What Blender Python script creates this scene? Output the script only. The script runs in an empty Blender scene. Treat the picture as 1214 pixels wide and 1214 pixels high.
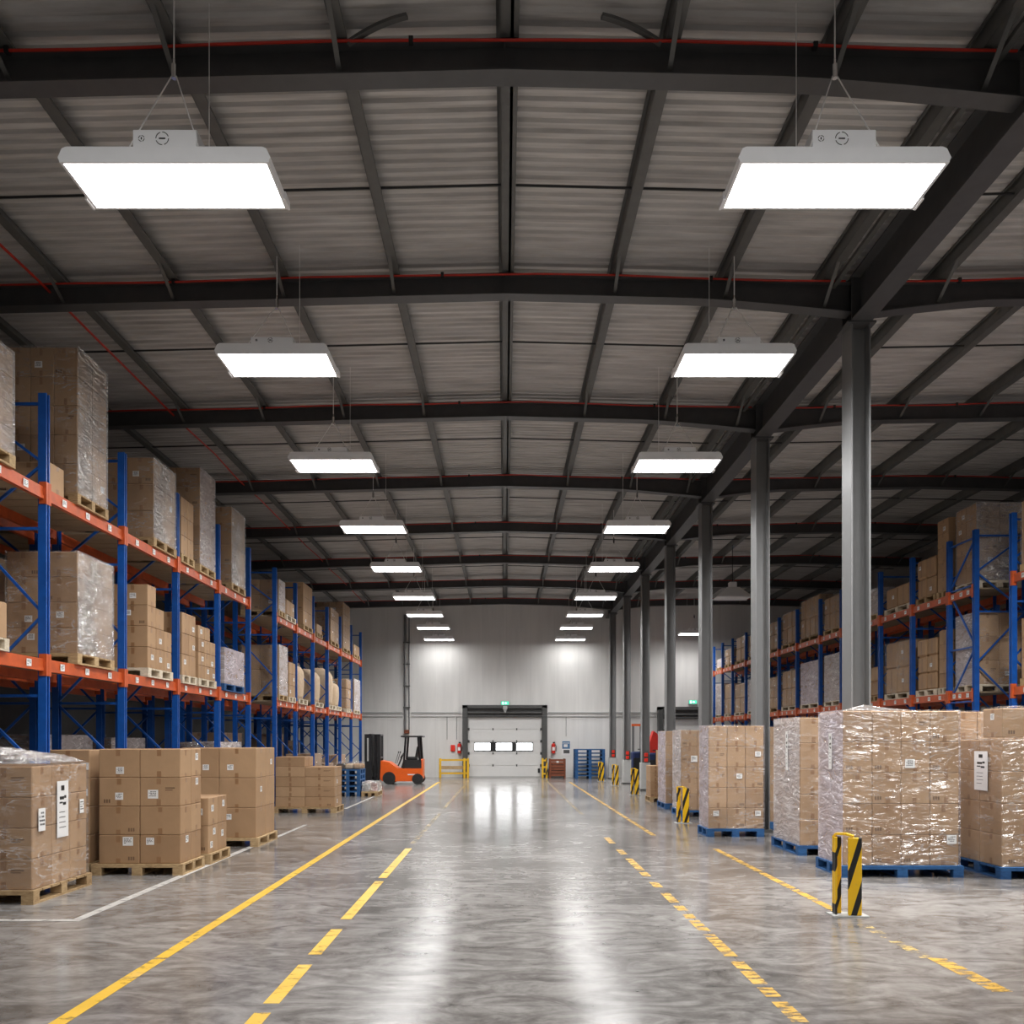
import bpy, math, random
from mathutils import Vector
random.seed(7)
SC = bpy.context.scene
COL = SC.collection

# ------------------------------------------------------------------ camera numbers
CAMZ, VPX, VPY, F = 1.7, 598.0, 878.0, 1000.0
ORD = ['first', 'second', 'third', 'fourth', 'fifth', 'sixth', 'seventh', 'eighth', 'ninth', 'tenth', 'eleventh',
       'twelfth', 'thirteenth', 'fourteenth', 'fifteenth', 'sixteenth', 'seventeenth', 'eighteenth', 'nineteenth',
       'twentieth', 'twenty-first', 'twenty-second', 'twenty-third', 'twenty-fourth', 'twenty-fifth', 'twenty-sixth',
       'twenty-seventh', 'twenty-eighth', 'twenty-ninth', 'thirtieth', 'thirty-first', 'thirty-second', 'thirty-third']


# ------------------------------------------------------------------ materials
class N:
    def __init__(s, name):
        s.m = bpy.data.materials.new(name)
        s.m.use_nodes = True
        s.t = s.m.node_tree
        s.t.nodes.clear()
        s.out = s.t.nodes.new('ShaderNodeOutputMaterial')

    def n(s, typ, **kw):
        nd = s.t.nodes.new(typ)
        ins = kw.pop('ins', {})
        for k, v in kw.items():
            setattr(nd, k, v)
        for k, v in ins.items():
            if hasattr(v, 'is_linked') or isinstance(v, bpy.types.NodeSocket):
                s.t.links.new(v, nd.inputs[k])
            else:
                nd.inputs[k].default_value = v
        return nd

    def coord(s, scale=(1, 1, 1), kind='Object'):
        tc = s.n('ShaderNodeTexCoord')
        mp = s.n('ShaderNodeMapping', ins={'Vector': tc.outputs[kind], 'Scale': scale})
        return mp.outputs[0]

    def noise(s, vec, scale, detail=4, rough=.55, dist=0):
        return s.n('ShaderNodeTexNoise', ins={'Vector': vec, 'Scale': scale, 'Detail': detail, 'Roughness': rough,
                                              'Distortion': dist}).outputs['Fac']

    def ramp(s, fac, stops):
        r = s.n('ShaderNodeValToRGB', ins={'Fac': fac})
        el = r.color_ramp.elements
        while len(el) < len(stops):
            el.new(.5)
        for e, (p, c) in zip(el, stops):
            e.position = p
            e.color = (*c, 1) if isinstance(c, tuple) else (c, c, c, 1)
        return r.outputs['Color']

    def math(s, op, a, b=0.0, clamp=False):
        return s.n('ShaderNodeMath', operation=op, use_clamp=clamp, ins={0: a, 1: b}).outputs[0]

    def surf(s, sock):
        s.t.links.new(sock, s.out.inputs['Surface'])
        return s.m


def rgb(r, g, b):
    f = lambda c: (c / 255 / 12.92) if c / 255 <= .04045 else ((c / 255 + .055) / 1.055) ** 2.4
    return (f(r), f(g), f(b))


def simple(name, c, rough=.5, metal=0.0, var=.12, scale=6.0, bump=0.0, spec=.5):
    a = N(name)
    v = a.noise(a.coord(), scale)
    col = a.ramp(v, [(.25, tuple(x * (1 - var) for x in c)), (.75, tuple(min(1, x * (1 + var)) for x in c))])
    ins = {'Base Color': col, 'Roughness': rough, 'Metallic': metal, 'Specular IOR Level': spec}
    if bump:
        ins['Normal'] = a.n('ShaderNodeBump', ins={'Strength': bump, 'Distance': .01, 'Height': v}).outputs[0]
    return a.surf(a.n('ShaderNodeBsdfPrincipled', ins=ins).outputs[0])


def emit(name, c, s):
    a = N(name)
    return a.surf(a.n('ShaderNodeEmission', ins={'Color': (*c, 1), 'Strength': s}).outputs[0])


def m_card():
    a = N('cardboard')
    info = a.n('ShaderNodeObjectInfo').outputs['Random']
    base = a.ramp(info, [(0, rgb(167, 134, 101)), (.5, rgb(178, 145, 111)), (1, rgb(160, 127, 95))])
    v = a.noise(a.coord((1, 1, 1)), 4, 5)
    f = a.noise(a.coord((60, 60, 4)), 3, 2)
    sh = a.math('ADD', a.math('MULTIPLY', v, .30), a.math('ADD', a.math('MULTIPLY', f, .10), .78))
    col = a.n('ShaderNodeMix', data_type='RGBA', blend_type='MULTIPLY', ins={0: 1.0, 6: base, 7: sh}).outputs[2]
    bmp = a.n('ShaderNodeBump', ins={'Strength': .12, 'Distance': .01, 'Height': v}).outputs[0]
    return a.surf(a.n('ShaderNodeBsdfPrincipled', ins={'Base Color': col, 'Roughness': .62, 'Normal': bmp,
                                                       'Specular IOR Level': .35}).outputs[0])


def m_film(name, tint, milk_lo, milk_hi, gloss):
    a = N(name)
    n1 = a.noise(a.coord((1.6, 1.6, 4.2)), 1.7, 3, .5, 1.6)
    n2 = a.noise(a.coord((1.5, 1.5, 5.5)), 1.5, 4, .55, 1.4)
    h = a.math('ADD', n1, a.math('MULTIPLY', n2, .35))
    bmp = a.n('ShaderNodeBump', ins={'Strength': 1.0, 'Distance': .22, 'Height': h}).outputs[0]
    ridge = a.math('ABSOLUTE', a.math('SUBTRACT', n2, .5))
    glint_streak = a.ramp(ridge, [(0.0, 1.0), (.012, .35), (.03, .0)])  # thin white lines put lamp glints into the film's diffuse colour
    mask = a.ramp(a.noise(a.coord((1, 1, 1.2)), 1.9, 3), [(.42, 0.0), (.58, 1.0)])
    glint_streak = a.math('MULTIPLY', glint_streak, mask)
    soft = a.n('ShaderNodeBump', ins={'Strength': .5, 'Distance': .05, 'Height': h}).outputs[0]
    milk = a.math('ADD', a.math('MULTIPLY', n1, milk_hi), milk_lo)
    milk = a.math('ADD', milk, a.math('MULTIPLY', glint_streak, .55), True)
    tr = a.n('ShaderNodeBsdfTransparent', ins={'Color': (.97, .97, .97, 1)}).outputs[0]
    gl = a.n('ShaderNodeBsdfGlossy', ins={'Color': (1, 1, 1, 1), 'Roughness': .17, 'Normal': bmp}).outputs[0]
    df = a.n('ShaderNodeBsdfDiffuse', ins={'Color': (*tint, 1), 'Normal': soft}).outputs[0]
    m1 = a.n('ShaderNodeMixShader', ins={0: milk, 1: tr, 2: df}).outputs[0]
    lw = a.n('ShaderNodeLayerWeight', ins={'Blend': .25}).outputs['Fresnel']
    patch = a.ramp(a.noise(a.coord((1, 1, .7)), 1.6, 2), [(.40, .3), (.62, 1.0)])
    g = a.math('MULTIPLY', a.math('ADD', a.math('MULTIPLY', lw, .15), gloss, True), patch)
    return a.surf(a.n('ShaderNodeMixShader', ins={0: g, 1: m1, 2: gl}).outputs[0])


def m_floor():
    a = N('polished_concrete')
    p = a.coord((1, 1, 1))
    big = a.noise(p, .35, 5, .6, .6)
    mid = a.noise(a.coord((.8, 1.5, 1)), 2.1, 8, .62, 1.6)
    fine = a.noise(p, 9, 6, .65)
    mix = a.math('ADD', a.math('MULTIPLY', big, .32), a.math('ADD', a.math('MULTIPLY', mid, .52), a.math('MULTIPLY', fine, .16)))
    col = a.ramp(mix, [(.36, rgb(76, 73, 70)), (.46, rgb(110, 106, 103)), (.54, rgb(136, 132, 129)), (.66, rgb(164, 161, 157))])
    # saw-cut joints every 6 m
    tc = a.n('ShaderNodeTexCoord').outputs['Object']
    sep = a.n('ShaderNodeSeparateXYZ', ins={0: tc})

    def joint(s, off):
        fr = a.math('FRACT', a.math('DIVIDE', a.math('ADD', s, off), 6.0))
        return a.math('LESS_THAN', fr, .0016)
    j = a.math('MAXIMUM', joint(sep.outputs['X'], 100.2 + 6), joint(sep.outputs['Y'], 102.6))
    col = a.n('ShaderNodeMix', data_type='RGBA', ins={0: a.math('MULTIPLY', j, .45), 6: col, 7: (.07, .065, .06, 1)}).outputs[2]
    scr = a.noise(a.coord((.5, 3.0, 1)), 3.0, 7, .7, 1.0)
    rough = a.math('ADD', a.math('MULTIPLY', scr, .26), a.math('ADD', a.math('MULTIPLY', big, .12), -.01))
    bmp = a.n('ShaderNodeBump', ins={'Strength': .05, 'Distance': .004, 'Height': mid}).outputs[0]
    return a.surf(a.n('ShaderNodeBsdfPrincipled', ins={'Base Color': col, 'Roughness': rough, 'Normal': bmp,
                                                       'Specular IOR Level': .5}).outputs[0])


def m_paint(name, c, wear):
    a = N(name)
    w = a.noise(a.coord((1, 2.2, 1)), 5, 7, .7)
    fac = a.ramp(w, [(wear - .06, 0.0), (wear + .06, 1.0)])
    v = a.noise(a.coord(), 2.1, 6, .65)
    col = a.ramp(v, [(.3, tuple(x * .8 for x in c)), (.55, c), (.75, tuple(x * .75 + .12 for x in c))])
    b = a.n('ShaderNodeBsdfPrincipled', ins={'Base Color': col, 'Roughness': .38}).outputs[0]
    t = a.n('ShaderNodeBsdfTransparent').outputs[0]
    return a.surf(a.n('ShaderNodeMixShader', ins={0: fac, 1: t, 2: b}).outputs[0])


def m_wall():
    a = N('painted_wall_panel')
    tc = a.n('ShaderNodeTexCoord').outputs['Object']
    sep = a.n('ShaderNodeSeparateXYZ', ins={0: tc})
    fr = a.math('FRACT', a.math('DIVIDE', a.math('ADD', sep.outputs['X'], 100.0), 1.1))
    seam = a.math('LESS_THAN', fr, .012)
    v = a.noise(a.coord((2.5, 2.5, .25)), 1.4, 5)
    col = a.ramp(v, [(.3, rgb(214, 212, 209)), (.7, rgb(226, 224, 221))])
    col = a.n('ShaderNodeMix', data_type='RGBA', ins={0: a.math('MULTIPLY', seam, .22), 6: col, 7: (.3, .3, .3, 1)}).outputs[2]
    return a.surf(a.n('ShaderNodeBsdfPrincipled', ins={'Base Color': col, 'Roughness': .6}).outputs[0])


def m_roof():
    a = N('corrugated_roof_sheet')
    v = a.noise(a.coord((.5, 5, 1)), 1.6, 6, .6)
    col = a.ramp(v, [(.3, rgb(168, 165, 162)), (.7, rgb(212, 209, 206))])
    return a.surf(a.n('ShaderNodeBsdfPrincipled', ins={'Base Color': col, 'Roughness': .5, 'Metallic': .1}).outputs[0])


def m_stripe():
    a = N('hazard_stripe_paint')
    tc = a.n('ShaderNodeTexCoord').outputs['Object']
    sep = a.n('ShaderNodeSeparateXYZ', ins={0: tc})
    d = a.math('ADD', a.math('MULTIPLY', sep.outputs['X'], -3.2), sep.outputs['Z'])
    fr = a.math('FRACT', a.math('DIVIDE', a.math('ADD', d, 5.06), .50))
    st = a.math('LESS_THAN', fr, .37)
    ch = a.ramp(a.noise(a.coord(), 22, 4), [(.68, 0.0), (.74, .5)])
    col = a.n('ShaderNodeMix', data_type='RGBA', ins={0: st, 6: (*rgb(236, 186, 22), 1), 7: (.012, .012, .012, 1)}).outputs[2]
    col = a.n('ShaderNodeMix', data_type='RGBA', ins={0: ch, 6: col, 7: (.3, .26, .2, 1)}).outputs[2]
    return a.surf(a.n('ShaderNodeBsdfPrincipled', ins={'Base Color': col, 'Roughness': .4}).outputs[0])


def m_wood(name, c1, c2):
    a = N(name)
    info = a.n('ShaderNodeObjectInfo').outputs['Random']
    v = a.noise(a.coord((3, 3, 9)), 3, 6, .6, 1.5)
    v = a.math('ADD', a.math('MULTIPLY', v, .8), a.math('MULTIPLY', info, .2))
    col = a.ramp(v, [(.3, c1), (.7, c2)])
    return a.surf(a.n('ShaderNodeBsdfPrincipled', ins={'Base Color': col, 'Roughness': .75}).outputs[0])


M = {}
M['card'] = m_card()
M['tape'] = simple('parcel_tape', rgb(146, 110, 78), .28, var=.08)
M['ink'] = simple('printed_ink', rgb(112, 86, 64), .6)
M['black_ink'] = simple('black_ink', (.015, .015, .015), .5)
M['paper'] = simple('label_paper', (.78, .77, .76), .5, var=.03)
M['film'] = m_film('clear_stretch_film', (.84, .80, .77), .00, .10, .03)
M['film_shine'] = m_film('shiny_stretch_film', (.86, .84, .83), .05, .32, .62)
M['film_milky'] = m_film('milky_stretch_film', (.82, .79, .82), .14, .50, .16)
M['film_lilac'] = m_film('lilac_stretch_film', (.78, .73, .83), .14, .52, .16)
M['wood'] = m_wood('pallet_wood', rgb(142, 113, 78), rgb(196, 168, 126))
M['wood_pale'] = m_wood('pale_pallet_wood', rgb(186, 172, 150), rgb(222, 209, 188))
M['blue_pallet'] = m_wood('blue_painted_pallet', rgb(26, 66, 112), rgb(42, 96, 150))
M['red_wood'] = m_wood('reddish_crate_wood', rgb(86, 46, 30), rgb(138, 76, 50))
M['blue'] = simple('blue_upright_paint', rgb(20, 80, 160), .35, var=.18, scale=9)
M['orange'] = simple('orange_beam_paint', rgb(192, 86, 42), .4, var=.2, scale=7)
M['deck'] = simple('deck_chipboard', rgb(150, 132, 108), .8)
M['steel'] = simple('dark_painted_steel', rgb(76, 76, 77), .45, var=.12)
M['purlin'] = simple('grey_purlin_steel', rgb(92, 92, 90), .5, var=.15)
M['column'] = simple('grey_column_paint', rgb(118, 118, 118), .42, var=.05)
M['clad'] = simple('light_grey_cladding', rgb(176, 176, 174), .5, var=.05)
M['redpipe'] = simple('red_pipe_paint', rgb(190, 46, 30), .4)
M['darkrod'] = simple('black_rod_steel', rgb(32, 32, 33), .5)
M['floor'] = m_floor()
M['yellow'] = m_paint('yellow_floor_paint', rgb(226, 180, 58), .38)
M['yellow_worn'] = m_paint('worn_yellow_floor_paint', rgb(216, 170, 74), .47)
M['yellow_faint'] = m_paint('faint_yellow_floor_paint', rgb(214, 184, 116), .56)
M['white_line'] = m_paint('white_floor_paint', rgb(196, 192, 187), .40)
M['wall'] = m_wall()
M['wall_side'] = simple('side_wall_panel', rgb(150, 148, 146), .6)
M['wall_shaded'] = simple('shade_toned_wall_panel', rgb(66, 64, 62), .6)  # darkened copy of the wall colour, stands in for shade behind the racks
M['roof'] = m_roof()
M['lampbody'] = simple('white_powder_coat', (.90, .90, .91), .4, var=.02)
M['diffuser'] = emit('lit_diffuser', (1, .995, .985), 13.0)
M['diffuser_off'] = simple('unlit_diffuser', (.5, .5, .5), .3)
M['wire'] = simple('galvanised_wire', (.80, .79, .77), .35)
M['chrome'] = simple('chrome', (.7, .7, .7), .12, 1.0)
M['brass'] = simple('brass_ferrule', (.5, .3, .1), .3, 1.0)
M['door'] = simple('door_panel_paint', rgb(214, 213, 211), .45, var=.02)
M['doorframe'] = simple('grey_door_frame', rgb(78, 78, 77), .5)
M['pane'] = emit('daylit_window_pane', (.96, .98, 1.0), 8.0)
M['rubber'] = simple('black_rubber', (.016, .016, .016), .6)
M['blackpaint'] = simple('black_machine_paint', (.018, .018, .019), .4)
M['fork_orange'] = simple('orange_machine_paint', rgb(232, 98, 26), .35, var=.06)
M['yellowsolid'] = simple('yellow_rail_paint', rgb(228, 180, 40), .4)
M['stripe'] = m_stripe()
M['red'] = simple('red_plastic', rgb(206, 44, 32), .35)
M['exit'] = emit('lit_exit_sign', (.12, .8, .5), 1.1)
M['exit_w'] = emit('lit_exit_symbol', (.9, 1, .95), 1.6)
M['poster_blue'] = simple('poster_blue', rgb(70, 110, 150), .4)
M['navy'] = simple('navy_machine_paint', rgb(24, 40, 84), .45)
M['redled'] = simple('red_call_point', rgb(226, 52, 36), .3)
M['sack'] = simple('woven_sack', rgb(196, 172, 144), .8, bump=.5, scale=14)
M['dark_junk'] = simple('dark_wrapped_goods', rgb(62, 52, 46), .4, var=.4, scale=5, bump=.6)


# ------------------------------------------------------------------ mesh builder
class MB:
    def __init__(s):
        s.v, s.f, s.mi = [], [], []

    def add(s, vs, fs, m=0):
        b = len(s.v)
        s.v += [tuple(p) for p in vs]
        s.f += [tuple(b + i for i in f) for f in fs]
        s.mi += [m] * len(fs)
        return s

    def box(s, x0, x1, y0, y1, z0, z1, m=0):
        return s.add([(x, y, z) for z in (z0, z1) for y in (y0, y1) for x in (x0, x1)],
                     [(0, 2, 3, 1), (4, 5, 7, 6), (0, 1, 5, 4), (2, 6, 7, 3), (0, 4, 6, 2), (1, 3, 7, 5)], m)

    def cham(s, x0, x1, y0, y1, z0, z1, c=.008, m=0):
        X, Y, Z = (x0, x1), (y0, y1), (z0, z1)
        vs, ids = [], {}
        for ix in (0, 1):
            for iy in (0, 1):
                for iz in (0, 1):
                    sx, sy, sz = (1, -1)[ix] * c, (1, -1)[iy] * c, (1, -1)[iz] * c
                    for a in range(3):
                        p = [X[ix] + sx, Y[iy] + sy, Z[iz] + sz]
                        p[a] = (X[ix], Y[iy], Z[iz])[a]
                        ids[(ix, iy, iz, a)] = len(vs)
                        vs.append(tuple(p))
        fs = []
        for a in range(3):
            b, d = (a + 1) % 3, (a + 2) % 3
            for e in (0, 1):
                loop = []
                for (q, r) in ((0, 0), (1, 0), (1, 1), (0, 1)):
                    k = [0, 0, 0]
                    k[a], k[b], k[d] = e, q, r
                    loop.append(ids[(*k, a)])
                fs.append(tuple(loop if e else loop[::-1]))
            for q in (0, 1):
                for r in (0, 1):
                    k0, k1 = [0, 0, 0], [0, 0, 0]
                    k0[b], k0[d], k1[b], k1[d] = q, r, q, r
                    k1[a] = 1
                    f = [ids[(*k0, b)], ids[(*k1, b)], ids[(*k1, d)], ids[(*k0, d)]]
                    fs.append(tuple(f if q == r else f[::-1])[::-1])
        for ix in (0, 1):
            for iy in (0, 1):
                for iz in (0, 1):
                    f = [ids[(ix, iy, iz, a)] for a in range(3)]
                    fs.append(tuple(f if (ix + iy + iz) % 2 else f[::-1]))
        return s.add(vs, fs, m)

    def bar(s, p, q, r, m=0, n=6, r2=None, flat=None):
        p, q = Vector(p), Vector(q)
        d = (q - p).normalized()
        u = d.orthogonal().normalized() if abs(d.z) > .99 else d.cross(Vector((0, 0, 1))).normalized()
        w = d.cross(u)
        r2 = r if r2 is None else r2
        if flat:
            ring = [(-flat[0] / 2, -flat[1] / 2), (flat[0] / 2, -flat[1] / 2), (flat[0] / 2, flat[1] / 2), (-flat[0] / 2, flat[1] / 2)]
            A = [p + u * a + w * b for a, b in ring]
            B = [q + u * a + w * b for a, b in ring]
            n = 4
        else:
            A = [p + (u * math.cos(2 * math.pi * i / n) + w * math.sin(2 * math.pi * i / n)) * r for i in range(n)]
            B = [q + (u * math.cos(2 * math.pi * i / n) + w * math.sin(2 * math.pi * i / n)) * r2 for i in range(n)]
        return s.add(A + B, [(i, (i + 1) % n, n + (i + 1) % n, n + i) for i in range(n)] +
                     [tuple(range(n))[::-1], tuple(range(n, 2 * n))], m)

    def prism(s, poly, axis, a, b, m=0):
        """extrude 2-D polygon along axis 'x','y','z' from a to b"""
        def P(u, v, t):
            return {'x': (t, u, v), 'y': (u, t, v), 'z': (u, v, t)}[axis]
        n = len(poly)
        return s.add([P(u, v, a) for u, v in poly] + [P(u, v, b) for u, v in poly],
                     [(i, (i + 1) % n, n + (i + 1) % n, n + i) for i in range(n)] +
                     [tuple(range(n))[::-1], tuple(range(n, 2 * n))], m)

    def mesh(s, name, mats):
        me = bpy.data.meshes.new(name)
        me.from_pydata(s.v, [], s.f)
        for m in mats:
            me.materials.append(M[m])
        if len(mats) > 1:
            me.polygons.foreach_set('material_index', s.mi)
        import bmesh
        bm = bmesh.new()
        bm.from_mesh(me)
        bmesh.ops.recalc_face_normals(bm, faces=bm.faces)
        bm.to_mesh(me)
        bm.free()
        return me


def link(name, me, parent=None, loc=(0, 0, 0), rot=(0, 0, 0)):
    o = bpy.data.objects.new(name, me)
    COL.objects.link(o)
    o.location = loc
    o.rotation_euler = rot
    if parent is not None:
        o.parent = parent
    return o


def tag(o, label, cat, group=None, kind=None):
    o['label'] = label
    o['category'] = cat
    if group:
        o['group'] = group
    if kind:
        o['kind'] = kind
    return o


def thing(name, label, cat, loc=(0, 0, 0), group=None, rot=0, kind=None):
    o = link(name, None, None, loc, (0, 0, rot))
    return tag(o, label, cat, group, kind)


def obj(name, mb, mats, parent=None, loc=(0, 0, 0), smooth=False, rot=(0, 0, 0)):
    me = mb.mesh(name, [mats] if isinstance(mats, str) else mats)
    if smooth:
        me.polygons.foreach_set('use_smooth', [True] * len(me.polygons))
    return link(name, me, parent, loc, rot)


CACHE = {}


def cached(key, fn):
    if key not in CACHE:
        CACHE[key] = fn()
    return CACHE[key]


# ------------------------------------------------------------------ the building
XL, XR, YB, YE, XC = -10.0, 14.2, -5.0, 39.0, 4.8
BAY = 4.316
COLY = [11.51 + BAY * k for k in range(0, 7)]


def roofz(x):
    if x <= XC:
        return 8.23 - .025 * abs(x)
    if x <= 10:
        return 8.11 + .02 * (x - XC)
    return 8.11 + .02 * 5.2 - .025 * (x - 10)


def struct(o, label, cat):
    return tag(o, label, cat, kind='structure')


fl = MB().box(XL - .3, XR + .3, YB - .3, YE + .3, -.2, 0)
struct(obj('floor', fl, 'floor'), 'polished grey concrete warehouse floor with mottled reflections', 'floor')


def wall(name, x0, x1, y0, y1, label, mat='wall', holes=None):
    m = MB()
    if not holes:
        m.box(x0, x1, y0, y1, 0, 8.35)
    else:
        xs = [x0]
        for h in holes:
            m.box(xs[-1], h[0], y0, y1, 0, 8.35)
            m.box(h[0], h[1], y0, y1, h[2], 8.35)
            xs.append(h[1])
        m.box(xs[-1], x1, y0, y1, 0, 8.35)
    struct(obj(name, m, mat), label, 'wall')


wall('wall_back', XL - .3, XR + .3, YE, YE + .3, 'pale grey panelled end wall with the loading door')
wall('wall_left', XL - .3, XL, YB, YE, 'side wall behind the racks beside the forklift, shade put into its colour', 'wall_shaded')
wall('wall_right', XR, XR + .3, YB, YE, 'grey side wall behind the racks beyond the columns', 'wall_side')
wall('wall_front', XL - .3, XR + .3, YB - .3, YB, 'pale wall closing the hall behind the viewer', 'wall_side')

# corrugated roof sheet
rm = MB()
xs = [XL - .3, 0, XC, 10, XR + .3]
P = .15
y = YB - .2
prof = []
while y < YE + .2:
    prof += [(y, 0), (y + .05, 0), (y + .075, .032), (y + .125, .032)]
    y += P
nx = len(xs)
vs = [(x, yy, roofz(x) + zz) for (yy, zz) in prof for x in xs]
fs = []
for i in range(len(prof) - 1):
    for j in range(nx - 1):
        a = i * nx + j
        fs.append((a, a + 1, a + nx + 1, a + nx))
rm.add(vs, fs)
# a second skin above
rm.add([(x, yy, roofz(x) + .12) for yy in (YB - .3, YE + .3) for x in xs],
       [(j, j + 1, nx + j + 1, nx + j) for j in range(nx - 1)])
struct(obj('ceiling', rm, 'roof'), 'warm grey corrugated metal roof sheeting seen from below', 'ceiling')

# purlins
PX = [-9.0, -7.5, -6.0, -4.5, -3.0, -1.5, 0, 1.5, 3.0, 4.35] + [5.9, 7.4, 8.9, 10.4, 11.9, 13.4]
names = {}
left_names = ['ridge'] + []
for x in PX:
    z = roofz(x)
    m = MB()
    m.box(x - .004 - .035, x + .004 - .035, YB, YE - .01, z - .19, z - .005)
    m.box(x - .075, x - .035, YB, YE - .01, z - .008, z - .002)
    m.box(x - .035, x + .085, YB, YE - .01, z - .19, z - .182)
    m.box(x + .08, x + .085, YB, YE - .01, z - .182, z - .16)
    m.box(x - .075, x - .07, YB, YE - .01, z - .03, z - .008)
    if abs(x) < .01:
        m.box(x + .055, x + .063, YB, YE - .01, z - .19, z - .005)
        m.box(x + .063, x + .13, YB, YE - .01, z - .19, z - .182)
        lab = 'steel roof purlin running along the ridge, straight above the aisle'
    elif x < 0:
        lab = f'steel roof purlin, {ORD[int(round(-x / 1.5)) - 1]} to the left of the ridge'
    elif x < XC:
        lab = f'steel roof purlin, {ORD[int(math.ceil(x / 1.5 - .01)) - 1]} to the right of the ridge'
    else:
        lab = f'steel roof purlin, {ORD[int(round((x - 5.9) / 1.5))] } beyond the column row'
    struct(obj('roof_purlin', m, 'purlin'), lab, 'roof beam')['group'] = 'roof purlins'

# rafters, with fly braces and the red pipe on each
RY = [3.4, 7.7] + COLY


def raf_bottom(x):
    b = roofz(x) - .48
    d = min(abs(x - XC), 99)
    if x <= XC:
        d = min(d, abs(x - XL))
        b -= .14 * max(0, 1 - d / 2.2) ** 1.3
    else:
        b -= .16 * max(0, 1 - d / 1.8) ** 1.3
    return b


def rafter(yc, x0, x1, label, glabel):
    xs = [x0 + (x1 - x0) * i / 40 for i in range(41)]
    for b in (0.0,):
        if x0 < b < x1:
            xs.append(b)
    xs.sort()
    m = MB()

    def strip(y0, y1, zb, zt):
        n = len(xs)
        v = []
        for x in xs:
            v += [(x, y0, zb(x)), (x, y1, zb(x)), (x, y1, zt(x)), (x, y0, zt(x))]
        f = []
        for i in range(n - 1):
            a = 4 * i
            for k in range(4):
                f.append((a + k, a + (k + 1) % 4, a + 4 + (k + 1) % 4, a + 4 + k))
        f += [(0, 1, 2, 3), (4 * n - 4, 4 * n - 3, 4 * n - 2, 4 * n - 1)]
        m.add(v, f)
    top = lambda x: roofz(x) - .195
    strip(yc - .01, yc + .01, lambda x: raf_bottom(x) + .012, lambda x: top(x) - .012)
    strip(yc - .1, yc + .1, raf_bottom, lambda x: raf_bottom(x) + .015)
    strip(yc - .1, yc + .1, lambda x: top(x) - .015, top)
    r = struct(obj('roof_rafter', m, 'steel'), label, 'roof beam')
    r['group'] = glabel
    st = [x for x in PX if x0 < x < x1]
    for x in st:  # fly braces on the camera side
        if abs(x) < .1:
            s = MB().box(x - .008, x + .008, yc - .095, yc - .012, raf_bottom(x) + .016, top(x) - .016)
            obj('stiffener', s, 'steel', r)
            continue
        b = MB().bar((x, yc - .55, top(x) + .02), (x, yc - .03, raf_bottom(x) + .06), 0, flat=(.045, .008))
        obj('fly_brace', b, 'purlin', r)
    return r


for k, yc in enumerate(RY):
    w = ORD[k]
    if k == 0:
        la, lb = 'dark steel rafter over the aisle, overhead and nearest the viewer', 'dark steel rafter beyond the column row, overhead and nearest the viewer'
    else:
        la = f'dark haunched steel rafter spanning the main aisle, {ORD[k-1]} one in view from the viewer'
        lb = f'dark haunched steel rafter beyond the column row, {ORD[k-1]} one in view from the viewer'
    rafter(yc, XL, XC - .1, la, 'rafters over the main aisle')
    rafter(yc, XC + .1, XR, lb, 'rafters beyond the column row')
    if k:
        for (a, b, txt) in ((XL + .1, XC - .2, 'main aisle'), (XC + .2, XR - .1, 'bay beyond the columns')):
            m = MB()
            n = 14
            for i in range(n):
                xa, xb = a + (b - a) * i / n, a + (b - a) * (i + 1) / n
                za = roofz(xa) - .225 + .012 * math.sin(i * 1.7 + k)
                zb = roofz(xb) - .225 + .012 * math.sin((i + 1) * 1.7 + k)
                m.bar((xa, yc - .135, za), (xb, yc - .135, zb), .013)
            p = tag(obj('sprinkler_pipe', m, 'redpipe'), f'thin red pipe along the {ORD[k-1]} visible rafter, {txt}', 'pipe', 'red pipes along the rafters')
            for i in range(4):
                xx = a + (b - a) * (i + .5) / 4
                obj('pipe_clip', MB().box(xx - .02, xx + .02, yc - .155, yc - .1, roofz(xx) - .25, roofz(xx) - .2), 'darkrod', p)
    # sag rod row half way to the next rafter
    ym = yc + (2.0 if k else 2.1)
    if ym < YE - 1:
        m = MB()
        for a, b in ((XL, 0), (0, XC - .2), (XC + .2, 10), (10, XR)):
            m.bar((a, ym, roofz(a) - .14), (b, ym, roofz(b) - .14), .014)
        struct(obj('sag_rod', m, 'darkrod'), f'thin black tie rod across the purlins, {ORD[k]} bay from the viewer', 'tie rod')['group'] = 'tie rods across the purlins'

# red pipe along the left side
m = MB()
for i in range(22):
    ya, yb = 1 + i * 1.7, 1 + (i + 1) * 1.7
    m.bar((-6.2 + .02 * math.sin(i * 2.1), ya, 7.82 - .03 * (i % 2)), (-6.2 + .02 * math.sin((i + 1) * 2.1), yb, 7.82 - .03 * ((i + 1) % 2)), .018)
tag(obj('sprinkler_pipe', m, 'redpipe'), 'long red pipe running lengthwise under the roof above the racks', 'pipe')

# curved braces next to the nearest visible rafter
for sgn in (-1, 1):
    m = MB()
    pts = [(sgn * (.86 + .55 * t), 7.45 + .14 * t, 8.10 - .13 * t ** 2) for t in [i / 8 for i in range(9)]]
    for p, q in zip(pts, pts[1:]):
        m.bar(p, q, 0, flat=(.05, .03))
    struct(obj('roof_brace', m, 'purlin'), f'curved roof brace above the nearest rafter, {"left" if sgn < 0 else "right"} of the ridge', 'roof brace')

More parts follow.
